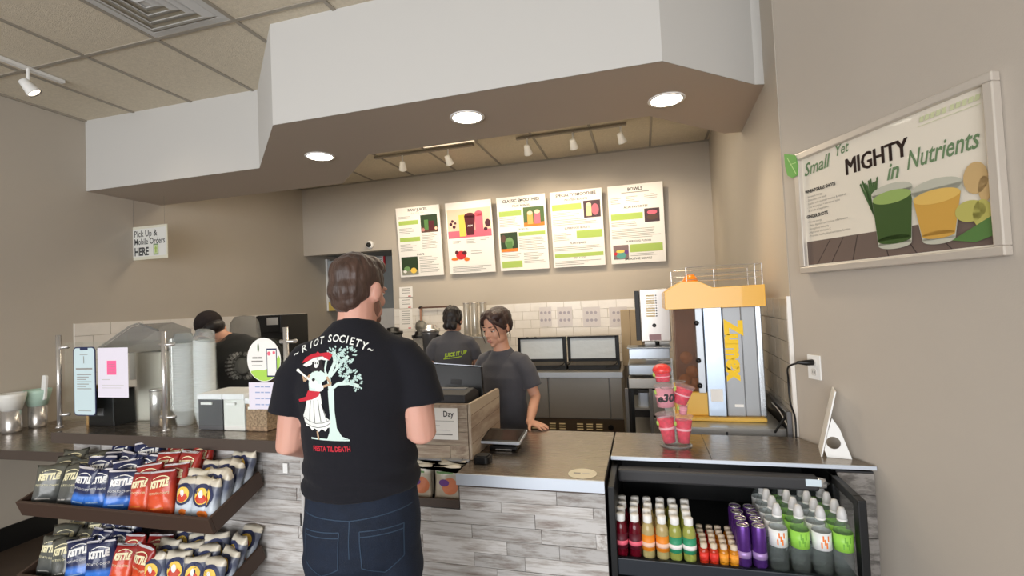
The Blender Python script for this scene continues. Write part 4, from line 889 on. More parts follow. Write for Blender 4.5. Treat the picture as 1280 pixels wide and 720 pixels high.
# ------------------------------------------------------------------ on the fridge worktop
CS = empty('cup_display_stand', az(845, 556, .9505), 'clear acrylic stand holding pink display drinks on the right worktop', 'display stand')
obj('base_ring', lathe(B(), [(.070, 0), (.074, .003), (.070, .007), (.052, .007), (.050, .003), (.052, 0)], 32), ACRYL, CS, smooth=True)
obj('base_disc', lathe(B(), [(.06, .001), (.06, .004), (0, .004)], 32), ACRYL, CS)
obj('post', bx(-.004, .004, -.004, .004, .004, .41), ACRYL, CS)
for x, z in ((-.03, .395), (.03, .30), (-.03, .15), (.03, .12), (-.03, .27)): obj('holder_ring', tube([(x+.028*math.cos(a), .028*math.sin(a), z) for a in [i*PI/8 for i in range(17)]], .0018, 6), ACRYL, CS)
PINKL = mat('strawberry_drink', (.93, .20, .32), .25, coat=.4, var=.25, vscale=60); PALEP = mat('pale_pink_drink', (.92, .62, .68), .35, coat=.3)
def cup(loc, rx, ry, lab, liq=PINKL, h=.105, r0=.024, r1=.034, dome=False, extra=None, nm='display_cup'):
    r0 *= 1.2; r1 *= 1.2
    e = empty(nm, loc, lab, 'cup', 'pink display drinks', rot=(rx, ry, 0))
    obj('drink', lathe(B(), [(.0, .001), (r0-.001, .001), (r1-.002, h*.86), (0, h*.87)], 24), liq, e, smooth=2)
    obj('cup_wall', lathe(B(), [(r0, 0), (r1, h), (r1+.003, h+.001), (r1+.003, h+.004), (r1, h+.004)], 24), CUPW, e, smooth=2)
    obj('mid_band', lathe(B(), [((r0+r1)/2+.0012, h*.48), ((r0+r1)/2+.0025, h*.52), ((r0+r1)/2+.0016, h*.56)], 24), mat('pale_pink_band', (.95, .70, .74), .4), e, smooth=2)
    if dome: obj('lid_dome', ell(B(), (0, 0, h+.006), (r1+.003, r1+.003, .030)), dome, e, smooth=True)
    obj('lime_slice', ell(B(), (-r1*.92, -r1*.3, h*.72), (.007, .007, .012)), GREENI, e, smooth=True)
    return e
b0 = CS.location
cup(b0+Vector((-.028, 0, .012)), 0, -.13, 'lower left pink display drink leaning left on the acrylic stand', h=.135)
cup(b0+Vector((.036, 0, .012)), 0, .04, 'lower right pink display drink on the acrylic stand', h=.125, r0=.022)
cup(b0+Vector((.040, -.002, .145)), 0, 0, 'small clear cup of ice on top of the lower right display drink', PALEP, h=.045, r0=.014, r1=.019)
cup(b0+Vector((-.036, 0, .182)), 0, -.05, 'pale pink display cup with handwriting, left middle of the acrylic stand', PALEP, h=.098, r0=.034, r1=.037)
cup(b0+Vector((-.044, 0, .300)), 0, -.05, 'red domed display drink at the top of the acrylic stand', PINKL, h=.050, r0=.026, r1=.034, dome=mat('red_dome', (.93, .25, .24), .3, var=.2, vscale=80, coat=.4))
cup(b0+Vector((.028, 0, .195)), 0, .30, 'pink display drink tilted right near the top of the acrylic stand', h=.088, r0=.024, r1=.036)
hw_ = B(); add_text(hw_, 'e30', 0, .045, .05, z=.0450, shear=.2, bold=.002, M=Matrix.Rotation(PI/2, 4, 'X')); o = obj('handwriting', hw_, INK, bpy.data.objects['display_cup.003'])
# white cut-out easel
ea = empty('sign_easel', az(1044, 571, .9505), 'white cardboard easel sign seen edge-on by the right wall', 'easel', rot=(0, 0, math.radians(-14)))
obj('sign_board', box(B(), -.003, .003, -.02, .13, 0, .285, M=Matrix.Translation((-.050, 0, 0)) @ Matrix.Rotation(math.radians(13), 4, 'Y')), WHITE, ea, bevel=.001)
leg = B()
outer = [(-.062, 0), (.062, 0), (.0, .17)]; N_ = 16
ring_o = []; 
for i in range(N_):
    a = 2*PI*i/N_ + PI/2; d = Vector((math.cos(a), math.sin(a))); c_ = Vector((0, .062)); best = 9
    P3 = [Vector((-.040, 0)), Vector((.062, 0)), Vector((.012, .165)), Vector((-.004, .165))]
    for k in range(4):
        p, q2 = P3[k], P3[(k+1) % 4]; e_ = q2-p; den = d.x*e_.y-d.y*e_.x
        if abs(den) < 1e-9: continue
        t = ((p-c_).x*e_.y-(p-c_).y*e_.x)/den; s2 = ((p-c_).x*d.y-(p-c_).y*d.x)/den
        if t > 0 and -1e-6 <= s2 <= 1+1e-6: best = min(best, t)
    ring_o.append((c_ + d*best, c_ + d*.026))
for t in (0, .003):
    for i in range(N_):
        a, b_ = ring_o[i], ring_o[(i+1) % N_]; vs = [leg.verts.new((v.x, t, v.y)) for v in (a[0], b_[0], b_[1], a[1])]; leg.faces.new(vs)
# the wing stands square to the board, behind it
o = obj('easel_wing', leg, WHITE, ea); o.location = (-.004, -.016, 0)

# ------------------------------------------------------------------ orange juicer on its stand
JY = 2.95
def jx_(px, Yv=JY): return at(px, 450, Yv).x
jz = .955
ST = empty('juicer_stand', (0, 0, 0), 'low brushed steel stand under the yellow orange juicer', 'stand')
obj('top_plate', prism(B(), [(.10, 2.76), (.672, 2.76), (.69, 3.5), (.10, 3.5)], .935, .955), mat('pale_steel', (.74, .76, .78), .35, .9), ST, bevel=.003)
obj('front_lip', bx(.10, .672, 2.752, 2.762, .890, .956), STEEL, ST); obj('latch', bx(.385, .395, 2.746, 2.753, .905, .935), DGREY, ST)
obj('cabinet', bx(.11, .665, 2.765, 3.48, 0, .935), STEEL, ST)
JU = empty('orange_juicer', (0, 0, 0), 'yellow and steel commercial orange juicer with wire basket on top', 'juicer')
YEL = mat('juicer_yellow', (.93, .70, .20), .3, coat=.3); YEL2 = mat('juicer_yellow_base', (.90, .72, .32), .4)
zt, zb = 1.585, 1.005
xl, xr = jx_(838)+.005, jx_(955)-.01
obj('base_tray', prism(B(), [(xl+.005, JY-.07), (xr-.005, JY-.07), (xr-.005, JY+.34), (xl+.005, JY+.34)], jz+.001, jz+.022), YEL2, JU, bevel=.005)
obj('pulp_drawer', bx(xl+.012, jx_(883), JY-.03, JY+.3, jz+.022, jz+.155), YEL2, JU, bevel=.008)
obj('side_shell', bx(jx_(930), xr+.005, JY-.02, JY+.33, jz+.022, zt), STEEL, JU, bevel=.006)
gp = B(); box(gp, jx_(905), jx_(928), JY-.035, JY+.30, jz+.022, zt); box(gp, jx_(928), jx_(946), JY-.028, JY+.30, jz+.022, zt); obj('grey_panel', gp, mat('panel_silver_grey', (.62, .63, .64), .4, .3), JU, bevel=.006)
obj('silver_corner', bx(jx_(946), xr+.004, JY-.032, JY, jz+.022, zt), mat('corner_silver', (.76, .78, .80), .25, .8), JU, bevel=.006)
obj('steel_panel', bx(jx_(881), jx_(904), JY-.042, JY+.30, jz+.022, zt), mat('panel_steel_blue', (.64, .69, .75), .32, .9), JU, bevel=.004)
obj('hinge_column', bx(jx_(871), jx_(880), JY-.035, JY+.2, jz+.15, zt), mat('hinge_grey', (.70, .72, .74), .4, .5), JU, bevel=.003)
for z in (1.50, 1.29, 1.15): obj('hinge_knob', lathe(B(), [(0, -.03), (.012, -.03), (.014, -.01), (.010, 0)], 14, M=Matrix.Rotation(PI/2, 4, 'X') @ Matrix.Scale(-1, 4, (0, 0, 1)), c=(jx_(872), JY-.036, z)), BLACK, JU, smooth=2)
obj('window_back', bx(xl+.035, jx_(871), JY+.04, JY+.20, jz+.15, zt), mat('pressing_chamber_brown', (.38, .20, .10), .5, var=.25, vscale=12), JU)
obj('window_cover', bx(xl+.012, jx_(871), JY-.03, JY-.024, jz+.16, zt), mat('amber_window', (.62, .50, .42), .1, trans=.6, ior=1.1, alpha=.45), JU)
for x, z in ((.215, 1.17), (.255, 1.22), (.225, 1.30), (.27, 1.15)): obj('press_drum', lathe(B(), [(0, -.02), (.028, -.016), (.034, 0), (.034, .03)], 18, M=Matrix.Rotation(PI/2, 4, 'X'), c=(x, JY+.03, z)), mat('drum_orange', (.62, .36, .12), .4), JU, smooth=2)
b_ = B(); Mj = Matrix.Translation((jx_(917), JY-.0385, 1.26)) @ Matrix.Rotation(-PI/2, 4, 'Y').to_3x3().to_4x4() if False else Matrix.Identity(4)
Mj = Matrix(((0, 1, 0, jx_(916.5)+.0), (0, 0, -1, JY-.0360), (-1, 0, 0, 1.345), (0, 0, 0, 1)))   # text runs downwards
add_text(b_, 'Zumex', 0, 0, .120, M=Mj, bold=.008, sx=.92); obj('brand_lettering', b_, mat('lettering_yellow', (.98, .80, .05), .5), JU)
obj('data_label', bx(jx_(885), jx_(900), JY-.0435, JY-.042, 1.06, 1.13), PAPER, JU); obj('badge', bx(jx_(914), jx_(925), JY-.0365, JY-.035, 1.03, 1.045), PAPER, JU)
hp = [(xl-.022, 1.583), (xr+.018, 1.583), (xr+.018, 1.700), (xl+.235, 1.696), (xl+.16, 1.735), (xl+.075, 1.738), (xl+.03, 1.715), (xl-.022, 1.680)]
obj('hood', prism(B(), hp, JY-.085, JY+.34, 'y'), YEL, JU, bevel=.016)
obj('feed_knob', lathe(B(), [(.045, 0), (.038, .02), (.022, .045), (0, .048)], 20, c=(xl+.125, JY-.02, 1.730)), mat('knob_orange', (.98, .55, .08), .35), JU, smooth=True)
bk = B(); y0, y1 = JY-.07, JY+.30; x0, x1 = xl+.10, xr+.01
for z in (1.745, 1.775, 1.815): 
    for a, c_ in (((x0, y0, z), (x1, y0, z)), ((x1, y0, z), (x1, y1, z)), ((x1, y1, z), (x0-.06, y1, z)), ((x0, y0, z), (x0-.06, y1, z))): blob(bk, [a, c_], [.0022]*2, 6, caps=False)
for x, y in ((x0, y0), (x1-.035, y0), (x1, y0), (x1, y1), ((x0+x1)/2, y1), (x0-.06, y1)): blob(bk, [(x, y, 1.70), (x, y, 1.815)], [.0026]*2, 6, caps=False)
obj('wire_basket', bk, CHROME, JU)
blk = empty('black_bracket', label='black strut leaning beside the juicer stand at the tiled corner', cat='strut'); obj('strut', blob(B(), [at(969, 540, 2.70), at(981, 522, 2.72)], [.006, .006], 8), BLACK, blk)
pl_ = empty('pale_cable', label='thin pale cable looping behind the juicer stand', cat='cable'); obj('cable', tube(smooth_path([Vector(p) for p in ((.655, 2.95, 1.05), (.665, 2.85, 1.03), (.672, 2.76, .99), (.676, 2.70, .955))]), .003), mat('pale_cable', (.72, .70, .66), .5), pl_)
# black edged ledge let into the right tile wall
lg = empty('corner_ledge', label='dark recessed ledge below the tiles beside the juicer', cat='ledge'); obj('ledge_box', box(B(), .08, 1.3, .90, 1.045, .0115, .020, M=KM), BLACKM, lg); obj('ledge_rim', box(B(), .07, 1.3, 1.045, 1.055, .0115, .03, M=KM), MGREY, lg); obj('ledge_rim', box(B(), .06, .08, .90, 1.055, .0115, .03, M=KM), MGREY, lg)

# ------------------------------------------------------------------ kitchen equipment
CD = empty('soft_serve_machine', (0, 0, 0), 'tall steel dispenser with warm-toned vent slots left of the juicer', 'machine')
Yc = 4.15; X = lambda px, Yv=Yc: at(px, 430, Yv).x
zt_, zb_ = at(818, 361, Yc).z, at(818, 427, Yc).z
obj('upper_body', bx(X(802), X(840), Yc, Yc+.45, zb_, zt_), mat('dispenser_steel', (.76, .74, .72), .35, .7), CD, bevel=.008); obj('side_cover', bx(X(796), X(802)-.001, Yc+.01, Yc+.44, zb_+.01, zt_-.01), DGREY, CD, bevel=.004)
for k in range(9): 
    z = zt_-.055-.021*k; obj('vent_slot', bx(X(810), X(821), Yc-.003, Yc+.001, z-.006, z+.006), mat('slot_warm_light_tint', (.92, .84, .66), .5), CD); obj('slot_end', bx(X(822), X(823.5), Yc-.004, Yc+.001, z-.005, z+.005), BLACK, CD)  # slots are no lamps: their lit look is only a warm colour
obj('knob', lathe(B(), [(.016, 0), (.016, .01), (.010, .012), (.010, .002)], 16, M=Matrix.Rotation(PI/2, 4, 'X'), c=(X(819), Yc, zt_-.30)), BLACK, CD); obj('label', bx(X(812), X(827), Yc-.002, Yc, zb_+.01, zb_+.06), mat('label_mauve', (.68, .55, .58), .5), CD)
obj('nozzle', blob(B(), [(X(822), Yc+.1, zb_), (X(822), Yc+.1, zb_-.06)], [.02, .014], 12), BLACK, CD)
obj('neck', bx(X(806), X(838), Yc+.16, Yc+.45, 1.0, zb_), STEEL, CD); obj('tray_box', box(bx(X(786), X(836), Yc-.10, Yc+.1, 1.16, 1.245), X(784), X(838), Yc-.11, Yc+.1, 1.245, 1.255), mat('pan_steel', (.62, .65, .68), .3, .8), CD, bevel=.004)
obj('drip_tray', bx(X(784), X(838), Yc-.12, Yc+.3, 1.03, 1.12), mat('pan_steel', (.6, .6, .6)), CD, bevel=.01); obj('base', bx(X(784), X(840), Yc-.14, Yc+.45, .93, 1.01), STEEL, CD, bevel=.004)
RKK = empty('kitchen_rack', (0, 0, 0), 'open steel shelving rack below the soft serve dispenser', 'rack')
for px in (779, 786, 808): obj('upright', bx(X(px), X(px)+.025, Yc-.14, Yc-.11, 0, .929), MGREY if px != 786 else BLACKM, RKK)
obj('rear_panel', bx(X(779), X(838), Yc+.42, Yc+.44, 0, .929), DGREY, RKK)
for z in (.55, .75): obj('shelf', bx(X(788), X(838), Yc-.1, Yc+.42, z, z+.02), STEEL, RKK)
obj('drawer_front', bx(X(812), X(840), Yc-.15, Yc-.14, .72, .92), STEEL, RKK, bevel=.004); obj('drawer_front', bx(X(812), X(840), Yc-.15, Yc-.14, .50, .70), STEEL, RKK, bevel=.004)
ct = empty('steel_pan', ((X(797)+X(806))/2, Yc, .7705), 'small steel pan on the upper shelf of the kitchen rack', 'pan'); obj('pan_body', prism(B(), rrect(.09, .12, .02), 0, .11), STEELE, ct)
cb_ = empty('cardboard_box', ((at(788, 415, 5.6)).x, 5.66, .901), 'tan cardboard box behind the steel dispenser', 'box'); obj('carton', bx(-.10, .12, -.08, .12, 0, .62), mat('cardboard', (.74, .66, .54), .8), cb_, bevel=.003); obj('flap_seam', bx(-.002, .002, -.081, -.079, 0, .62), BROWNI, cb_)

PT = empty('prep_fridge', (0, 0, 0), 'long stainless prep fridge along the back wall under the framed hoods', 'prep table')
Yp = 5.12; XP = lambda px: at(px, 500, Yp).x
obj('worktop', bx(-3.15, XP(780), Yp-.02, BY-.02, .86, .90), STEEL, PT, bevel=.003); obj('worktop_edge', bx(-3.15, XP(780), Yp-.03, Yp-.02, .845, .90), STEELE, PT)
obj('body', bx(-3.12, XP(778), Yp+.012, BY-.03, .08, .86), mat('body_steel', (.7, .7, .69), .35, .6), PT)
xs = [-3.1, -2.4, -1.72, -1.02, XP(763), XP(779)]
for a, b_2 in zip(xs, xs[1:]):
    d = obj('door', bx(a+.006, b_2-.006, Yp-.012, Yp+.01, .42, .84), STEEL, PT, bevel=.004)
obj('vent_panel', bx(-3.1, XP(779), Yp-.005, Yp+.011, .10, .41), mat('vent_panel_bronze', (.45, .40, .34), .35, .8), PT)
for px in (654, 668, 690, 702, 724, 736, 748):
    for k in range(3): z = .352-.026*k; obj('vent_louvre', bx(XP(px)-.035, XP(px)+.030, Yp-.012, Yp-.004, z, z+.010), mat('slot_warm_light_tint', (.9, .8, .6)), PT)  # warm light on the louvres is painted in as cream colour
obj('round_port', lathe(B(), [(0, 0), (.028, 0), (.028, .01)], 20, M=Matrix.Rotation(-PI/2, 4, 'X') @ Matrix.Scale(-1, 4, (0, 0, 1)), c=(XP(762), Yp-.012, .33)), BLACK, PT)
for k, (a, b_2, lab) in enumerate(((647, 706, 'left black-framed hood with frosted panel on the prep fridge'), (709, 772, 'right black-framed hood with frosted panel on the prep fridge'))):
    Yh = 5.30; A, C_ = at(a, 421, Yh), at(b_2, 421, Yh); e = empty('prep_hood', ((A.x+C_.x)/2, Yh, .901), lab, 'hood', 'framed hoods on the prep fridge'); hw = (C_.x-A.x)/2
    f = B(); z0, z1 = .10, .362
    for q in ((-hw, hw, z1-.022, z1), (-hw, hw, z0-.012, z0+.02), (-hw, -hw+.03, z0, z1), (hw-.03, hw, z0, z1)): box(f, q[0], q[1], -.01, .02, q[2], q[3])
    obj('frame', f, BLACKM, e, bevel=.003); obj('frosted_panel', bx(-hw+.028, hw-.028, .002, .008, z0+.018, z1-.02), mat('frosted_white_panel', (.86, .89, .91), .35, bump=.5, bscale=14), e)
    obj('base_bar', bx(-hw, hw+.01, -.03, .30, 0, .05), BLACKM, e, bevel=.004); obj('side_arm', bx(hw-.01, hw+.012, -.02, .02, .04, z1), BLACKM, e); obj('prop_arm', tube([(hw-.14, -.05, .02), (hw-.03, -.03, .06), (hw, -.02, .10)], .005), BLACK, e)
    obj('top_rail', bx(-hw, hw, .02, .28, z1-.06, z1-.05), STEEL, e)
for k, (px, m, lab, hh) in enumerate(((659, BLACK, 'tiny black bottle on the left prep hood', .045), (669, BLACK, 'tiny black bottle right of its twin on the left hood', .045), (686, ORI, 'small orange tub on the left prep hood', .03), (702, mat('tan_scoop', (.80, .66, .48), .6), 'tan scoop handle lying on the left prep hood', .016), (713, mat('pale_green_tub', (.66, .74, .64), .6), 'pale green tub on the right prep hood', .03), (731, REDI, 'small red tub on the right prep hood', .03), (745, PINKI, 'small pink tub at the right end of the prep hoods', .03))):
    p = at(px, 418, 5.42); e = empty('condiment_tub', (p.x, 5.42, 1.2125), lab, 'condiment', 'small items on top of the prep hoods')
    w2 = .05 if k in (2, 3, 4) else .016 if k < 2 else .03
    obj('tub', lathe(B(), [(w2*.8, 0), (w2, hh*.7), (w2*.95, hh), (0, hh+.002)], 14), m, e, smooth=2)
for px0, px1, lab in ((674, 690, 'left'), (696, 716, 'second'), (728, 751, 'third'), (761, 785, 'right')):
    A = at(px0, 384, BY-.012); C_ = at(px1, 408, BY-.012); e = wall_panel('taped_sheet', ((A.x+C_.x)/2, BY-.0115, (A.z+C_.z)/2), C_.x-A.x, A.z-C_.z, .001, 'faded taped sheet on the tiles above the prep hoods, %s of four' % lab, 'sheet', 'taped sheets on the back tiles', m=mat('faded_sheet', (.84, .82, .82), .5))
    art(e, .0015, [('diagram', mat('faded_print', (.68, .66, .70), .6), [circ(x, y, .018) for x in (-.05, .0, .05) for y in (.05, -.04)])])
# papers left of the rail
for (p0, p1, lab) in (((499, 359), (516, 371), 'top small paper beside the alcove edge'), ((499, 373), (516, 385), 'middle small paper beside the alcove edge, red corner mark'), ((499, 387), (516, 411), 'tall paper list taped below the small papers')):
    A = at(*p0, BY-.012); C_ = at(*p1, BY-.012); e = wall_panel('taped_paper', ((A.x+C_.x)/2, BY-.0115, (A.z+C_.z)/2), C_.x-A.x, A.z-C_.z, .001, lab, 'paper'); hh = (A.z-C_.z)/2
    art(e, .0015, [('small_print', INKG, [rc(-.06, hh-.03-.028*i, .06, hh-.022-.028*i) for i in range(int(hh*2/.03)-1)]), ('corner_mark', REDI, [rc(.03, -hh+.006, .07, -hh+.018)])])
# rail, strainer
A, C_ = at(523, 385, BY-.05), at(565, 383, BY-.05)
e = empty('utensil_rail', label='dark wooden utensil rail on the tiled back wall', cat='rail'); obj('bar', bx(A.x, C_.x, BY-.055, BY-.04, A.z-.01, A.z+.012), BROWNI, e)
for x in (A.x+.03, C_.x-.03): obj('hook', bx(x-.008, x+.008, BY-.07, BY-.0105, A.z-.02, A.z+.02), BLACK, e)
e = empty('strainer', (A.x+.04, BY-.07, A.z), 'round wire strainer hanging from the wooden rail', 'strainer'); obj('handle', bx(-.012, .012, -.006, .004, -.17, -.01), mat('wood_handle', (.66, .50, .42), .6), e)
obj('mesh_bowl', lathe(B(), [(.0, -.05), (.04, -.034), (.07, -.012), (.086, 0)], 24, M=Matrix.Rotation(-PI/2, 4, 'X') @ Matrix.Scale(-1, 4, (0, 0, 1)), c=(0, 0, -.25)), mat('strainer_mesh', (.58, .57, .54), .7, .1), e, smooth=True); obj('rim', tube([(.088*math.cos(a), 0, -.25+.088*math.sin(a)) for a in [i*PI/12 for i in range(25)]], .006), CHROME, e, smooth=True)
# three steel cup tubes on a wall shelf
A = at(596, 420, 5.62); e = empty('wall_shelf', label='steel wall shelf carrying three tall cup tubes', cat='shelf'); obj('shelf_board', bx(at(573, 420, 5.62).x, at(628, 420, 5.62).x, 5.50, BY-.011, A.z-.02, A.z), STEEL, e)
for k, px in enumerate((583, 593, 604)):
    t = empty('cup_tube', (at(px, 400, 5.62).x, 5.64, A.z+.001), 'tall clear and steel cup tube, %s of three on the wall shelf' % ('left', 'middle', 'right')[k], 'cup tube', 'cup tubes on the wall shelf')
    obj('tube_shell', lathe(B(), [(.040, 0), (.042, .01), (.042, .40), (.038, .41)], 20), mat('tube_steel', (.80, .78, .74), .22, .6), t, smooth=2); obj('tube_rim', lathe(B(), [(.043, .40), (.046, .405), (.043, .412)], 20), CHROME, t, smooth=2)
# blenders on the left back counter
LK = empty('blender_counter', label='steel back counter where the blenders stand', cat='counter'); obj('worktop', bx(-3.0, -1.75, 4.45, 5.05, .88, .92), STEEL, LK); obj('body', bx(-2.98, -1.77, 4.47, 5.03, 0, .88), DGREY, LK)
for k, (px, ztop, lab) in enumerate(((538, 1.475, 'steel-topped black blender on the back counter by the second worker'), (494, 1.46, 'black blender behind the man\'s right shoulder'), (516, 1.40, 'dark blender jar between the man and the taller blender'))):
    x = at(px, 420, 4.7).x; e = empty('blender', (x, (4.7, 4.66, 4.90)[k], .921), lab, 'blender', 'blenders on the back counter'); h = ztop-.921
    obj('motor_base', prism(B(), rrect(.20, .20, .03), 0, .20), BLACKM, e, bevel=.008); obj('jar', lathe(B(), [(.055, .20), (.075, .24), (.092, h-.10), (.095, h-.08)], 20), SMOKE if k == 2 else mat('jar_grey', (.45, .45, .46), .25, .6), e, smooth=2)
    obj('lid', lathe(B(), [(.100, h-.08), (.104, h-.075), (.104, h-.05), (.07, h-.045), (.065, h-.01), (0, h)], 20), BLACK if k else CHROME, e, smooth=2); obj('handle', tube([(.09, -.02, h-.12), (.14, -.02, h-.13), (.14, -.02, .30), (.08, -.02, .27)], .012), BLACK, e, smooth=True)
    obj('control_dial', lathe(B(), [(0, -.012), (.02, -.012), (.022, 0)], 14, M=Matrix.Rotation(PI/2, 4, 'X') @ Matrix.Scale(-1, 4, (0, 0, 1)), c=(0, -.10, .10)), CHROME, e)

# ------------------------------------------------------------------ people
SKIN = mat('skin_fair', (.80, .60, .53), .5, sss=.08, var=.04, vscale=14); SKINW = mat('skin_tan', (.80, .60, .50), .5, sss=.08, var=.04, vscale=14)
def hair_mat(nm, c): return mat(nm, c, .45, var=.35, vscale=30, bump=.6, bscale=60, stretch=(1, 1, .18), sheen=.1)
HBROWN = hair_mat('hair_brown', (.26, .185, .15)); HDARK = hair_mat('hair_dark_brown', (.20, .125, .11)); HBLACK = hair_mat('hair_black', (.09, .06, .06))
TEE = mat('black_navy_cotton', (.06, .062, .095), .95, sheen=.04, bump=.15, bscale=220); TEEG = mat('charcoal_cotton', (.30, .30, .325), .9, sheen=.15, bump=.15, bscale=220); TEEB = mat('black_cotton', (.10, .10, .105), .9, sheen=.1, bump=.15, bscale=220)
DENIM = mat('dark_denim', (.065, .11, .18), .85, var=.18, vscale=25, bump=.25, bscale=260); STITCH = mat('denim_stitch', (.17, .24, .32), .8)
SHOE = mat('black_shoe', (.07, .07, .07), .5)

def head_shape(bm, M, fem=False):
    e = lambda c, r, rot=None: ell(bm, c, r, M, rot)
    if fem:
        e((0, -.014, .038), (.075, .094, .079)); e((0, .014, -.012), (.063, .075, .082)); e((0, .030, -.064), (.043, .050, .042)); e((0, .062, -.092), (.016, .018, .015))
        for s in (-1, 1):
            e((s*.032, .050, -.028), (.024, .026, .030)); e((s*.028, .073, .018), (.026, .012, .010)); e((s*.042, .020, -.058), (.018, .042, .030))
            e((s*.077, -.012, -.008), (.007, .016, .028), Matrix.Rotation(s*-.35, 3, 'Z'))
            e((s*.009, .090, -.031), (.007, .008, .006))
        blob(bm, [(0, .080, .008), (0, .089, -.012), (0, .097, -.027)], [.0070, .0078, .0092], 10, M=M)
        e((0, .080, -.062), (.021, .012, .011)); return
    e((0, -.014, .038), (.076, .096, .080)); e((0, .012, -.015), (.066, .078, .085)); e((0, .030, -.070), (.048, .052, .045)); e((0, .070, -.098), (.020, .018, .017))
    for s in (-1, 1):
        e((s*.034, .060, -.030), (.024, .022, .024)); e((s*.030, .079, .016), (.026, .012, .009)); e((s*.050, .020, -.065), (.018, .040, .030))
        e((s*.079, -.012, -.008), (.008, .018, .031), Matrix.Rotation(s*-.35, 3, 'Z') @ Matrix.Rotation(-.15, 3, 'X')); e((s*.076, -.004, -.030), (.008, .010, .012))
    blob(bm, [(0, .086, .008), (0, .098, -.014), (0, .108, -.030)], [.0075, .0095, .0125], 10, M=M)
    for s in (-1, 1): e((s*.011, .096, -.033), (.0085, .010, .0075))
    e((0, .085, -.058), (.022, .012, .0065)); e((0, .083, -.069), (.018, .012, .007))
def hand(bm, wrist, d, n, side, curl=(.3, .3, .3, .3), sc=1.0, thumb_out=.6):
    """wrist point, d towards the fingers, n = back of the hand, side = +1 when the thumb lies on d x n"""
    d = Vector(d).normalized(); n = Vector(n); n = (n - d*n.dot(d)).normalized(); t = d.cross(n)*side; w0 = Vector(wrist)
    P = lambda a, b, c: w0 + (d*a + t*b + n*c)*sc
    blob(bm, [P(-.01, 0, 0), P(.025, 0, .001), P(.055, 0, .002), P(.082, 0, 0)], [(.027*sc, .020*sc), (.033*sc, .016*sc), (.040*sc, .0145*sc), (.039*sc, .012*sc)], 14, ref=t)
    for i, (off, L, a0) in enumerate(((.031, .068, .86), (.010, .076, .90), (-.0115, .070, .88), (-.031, .055, .80))):
        base = P(.078 if i in (1, 2) else .073, off, 0); ang = 0; p = base; pts = [P(.05, off*.9, 0), base]; sp = (off)*1.6
        for k, f in enumerate((.45, .32, .26)):
            ang += curl[i]*(1.0 if k else .6)
            dr = d*math.cos(ang) - n*math.sin(ang) + t*sp*2.2; p = p + dr.normalized()*L*f*sc; pts.append(p)
        blob(bm, pts, [.0090*sc, .0092*sc, .0084*sc, .0078*sc, .0066*sc], 10)
    blob(bm, [P(.012, .020, -.004), P(.036, .040, -.010), P(.060, .040+.03*thumb_out, -.014), P(.082, .040+.045*thumb_out, -.018)], [.014*sc, .0125*sc, .0100*sc, .0078*sc], 10)
def build_person(name, loc, rot, label, sp, skin=SKIN, vox=.0055):
    """sp: joints in the figure's own frame, facing +y"""
    root = empty(name, loc, label, 'person', rot=(0, 0, rot)); bm = B()
    tor = sp['torso']; blob(bm, [t[:3] for t in tor], [(t[3], t[4]) for t in tor], 24, ref=(1, 0, 0))
    blob(bm, sp['neck'], sp.get('neck_r', [.058, .054, .055]), 16); head_shape(bm, sp['head'], sp.get('fem'))
    for s, a in (('R', sp['R']), ('L', sp['L'])):
        blob(bm, [a['sh'], a['sh']*.5 + a['el']*.5, a['el'], a['el']*.45 + a['wr']*.55, a['wr']], sp.get('arm_r', [.055, .047, .039, .036, .026]), 14)
        hand(bm, a['wr'], *a['hand'][:3], **a['hand'][3])
    for s in (-1, 1):
        l = sp['leg']; blob(bm, [(s*l[0], l[1], l[2]), (s*l[0]*1.05, l[1]+.01, l[2]*.75), (s*l[0]*1.1, l[1]+.015, l[2]*.53), (s*l[0]*1.12, l[1]-.01, l[2]*.34), (s*l[0]*1.15, l[1]-.02, .09)], [.085, .075, .055, .050, .036], 16)
        blob(bm, [(s*l[0]*1.15, l[1]-.05, .05), (s*l[0]*1.2, l[1]+.06, .04), (s*l[0]*1.25, l[1]+.14, .03)], [(.034, .035), (.042, .035), (.036, .024)], 14, ref=(1, 0, 0))
    me = remesh(bm, vox, 3, .5)
    body = obj('body', None, skin, root, me=me)
    for s in (-1, 1):
        l = sp['leg']; b_ = blob(B(), [(s*l[0]*1.15, l[1]-.06, .045), (s*l[0]*1.2, l[1]+.06, .042), (s*l[0]*1.25, l[1]+.16, .036)], [(.042, .042), (.050, .044), (.045, .032)], 18, ref=(1, 0, 0)); obj('shoe', b_, SHOE, root, smooth=True)
    return root, me
def garment(name, parent, parts, m, vox=.008, amp=.004, folds=None, it=6):
    bm = B()
    for pts, rad, ref in parts: blob(bm, pts, rad, 28, ref=ref, caps=False)
    me = remesh(bm, vox, it, .6)
    sd = len(name)*3.1
    def f(co, n):
        v = noise.noise(Vector((co.x*5+sd, co.y*5, co.z*9)))*amp + noise.noise(Vector((co.x*13, co.y*13+sd, co.z*26)))*amp*.35
        if folds: v += folds(co)
        return v
    displace(me, f); return obj(name, None, m, parent, me=me), me
def tuck(me, tree, z0, z1, xr=9, depth=.006):
    for v in me.vertices:
        if z0 < v.co.z < z1 and abs(v.co.x) < xr:
            p, n, i, d = tree.find_nearest(v.co, .06)
            if p is not None and (v.co-p).dot(n) > -depth: v.co = p - n*depth
    me.update()
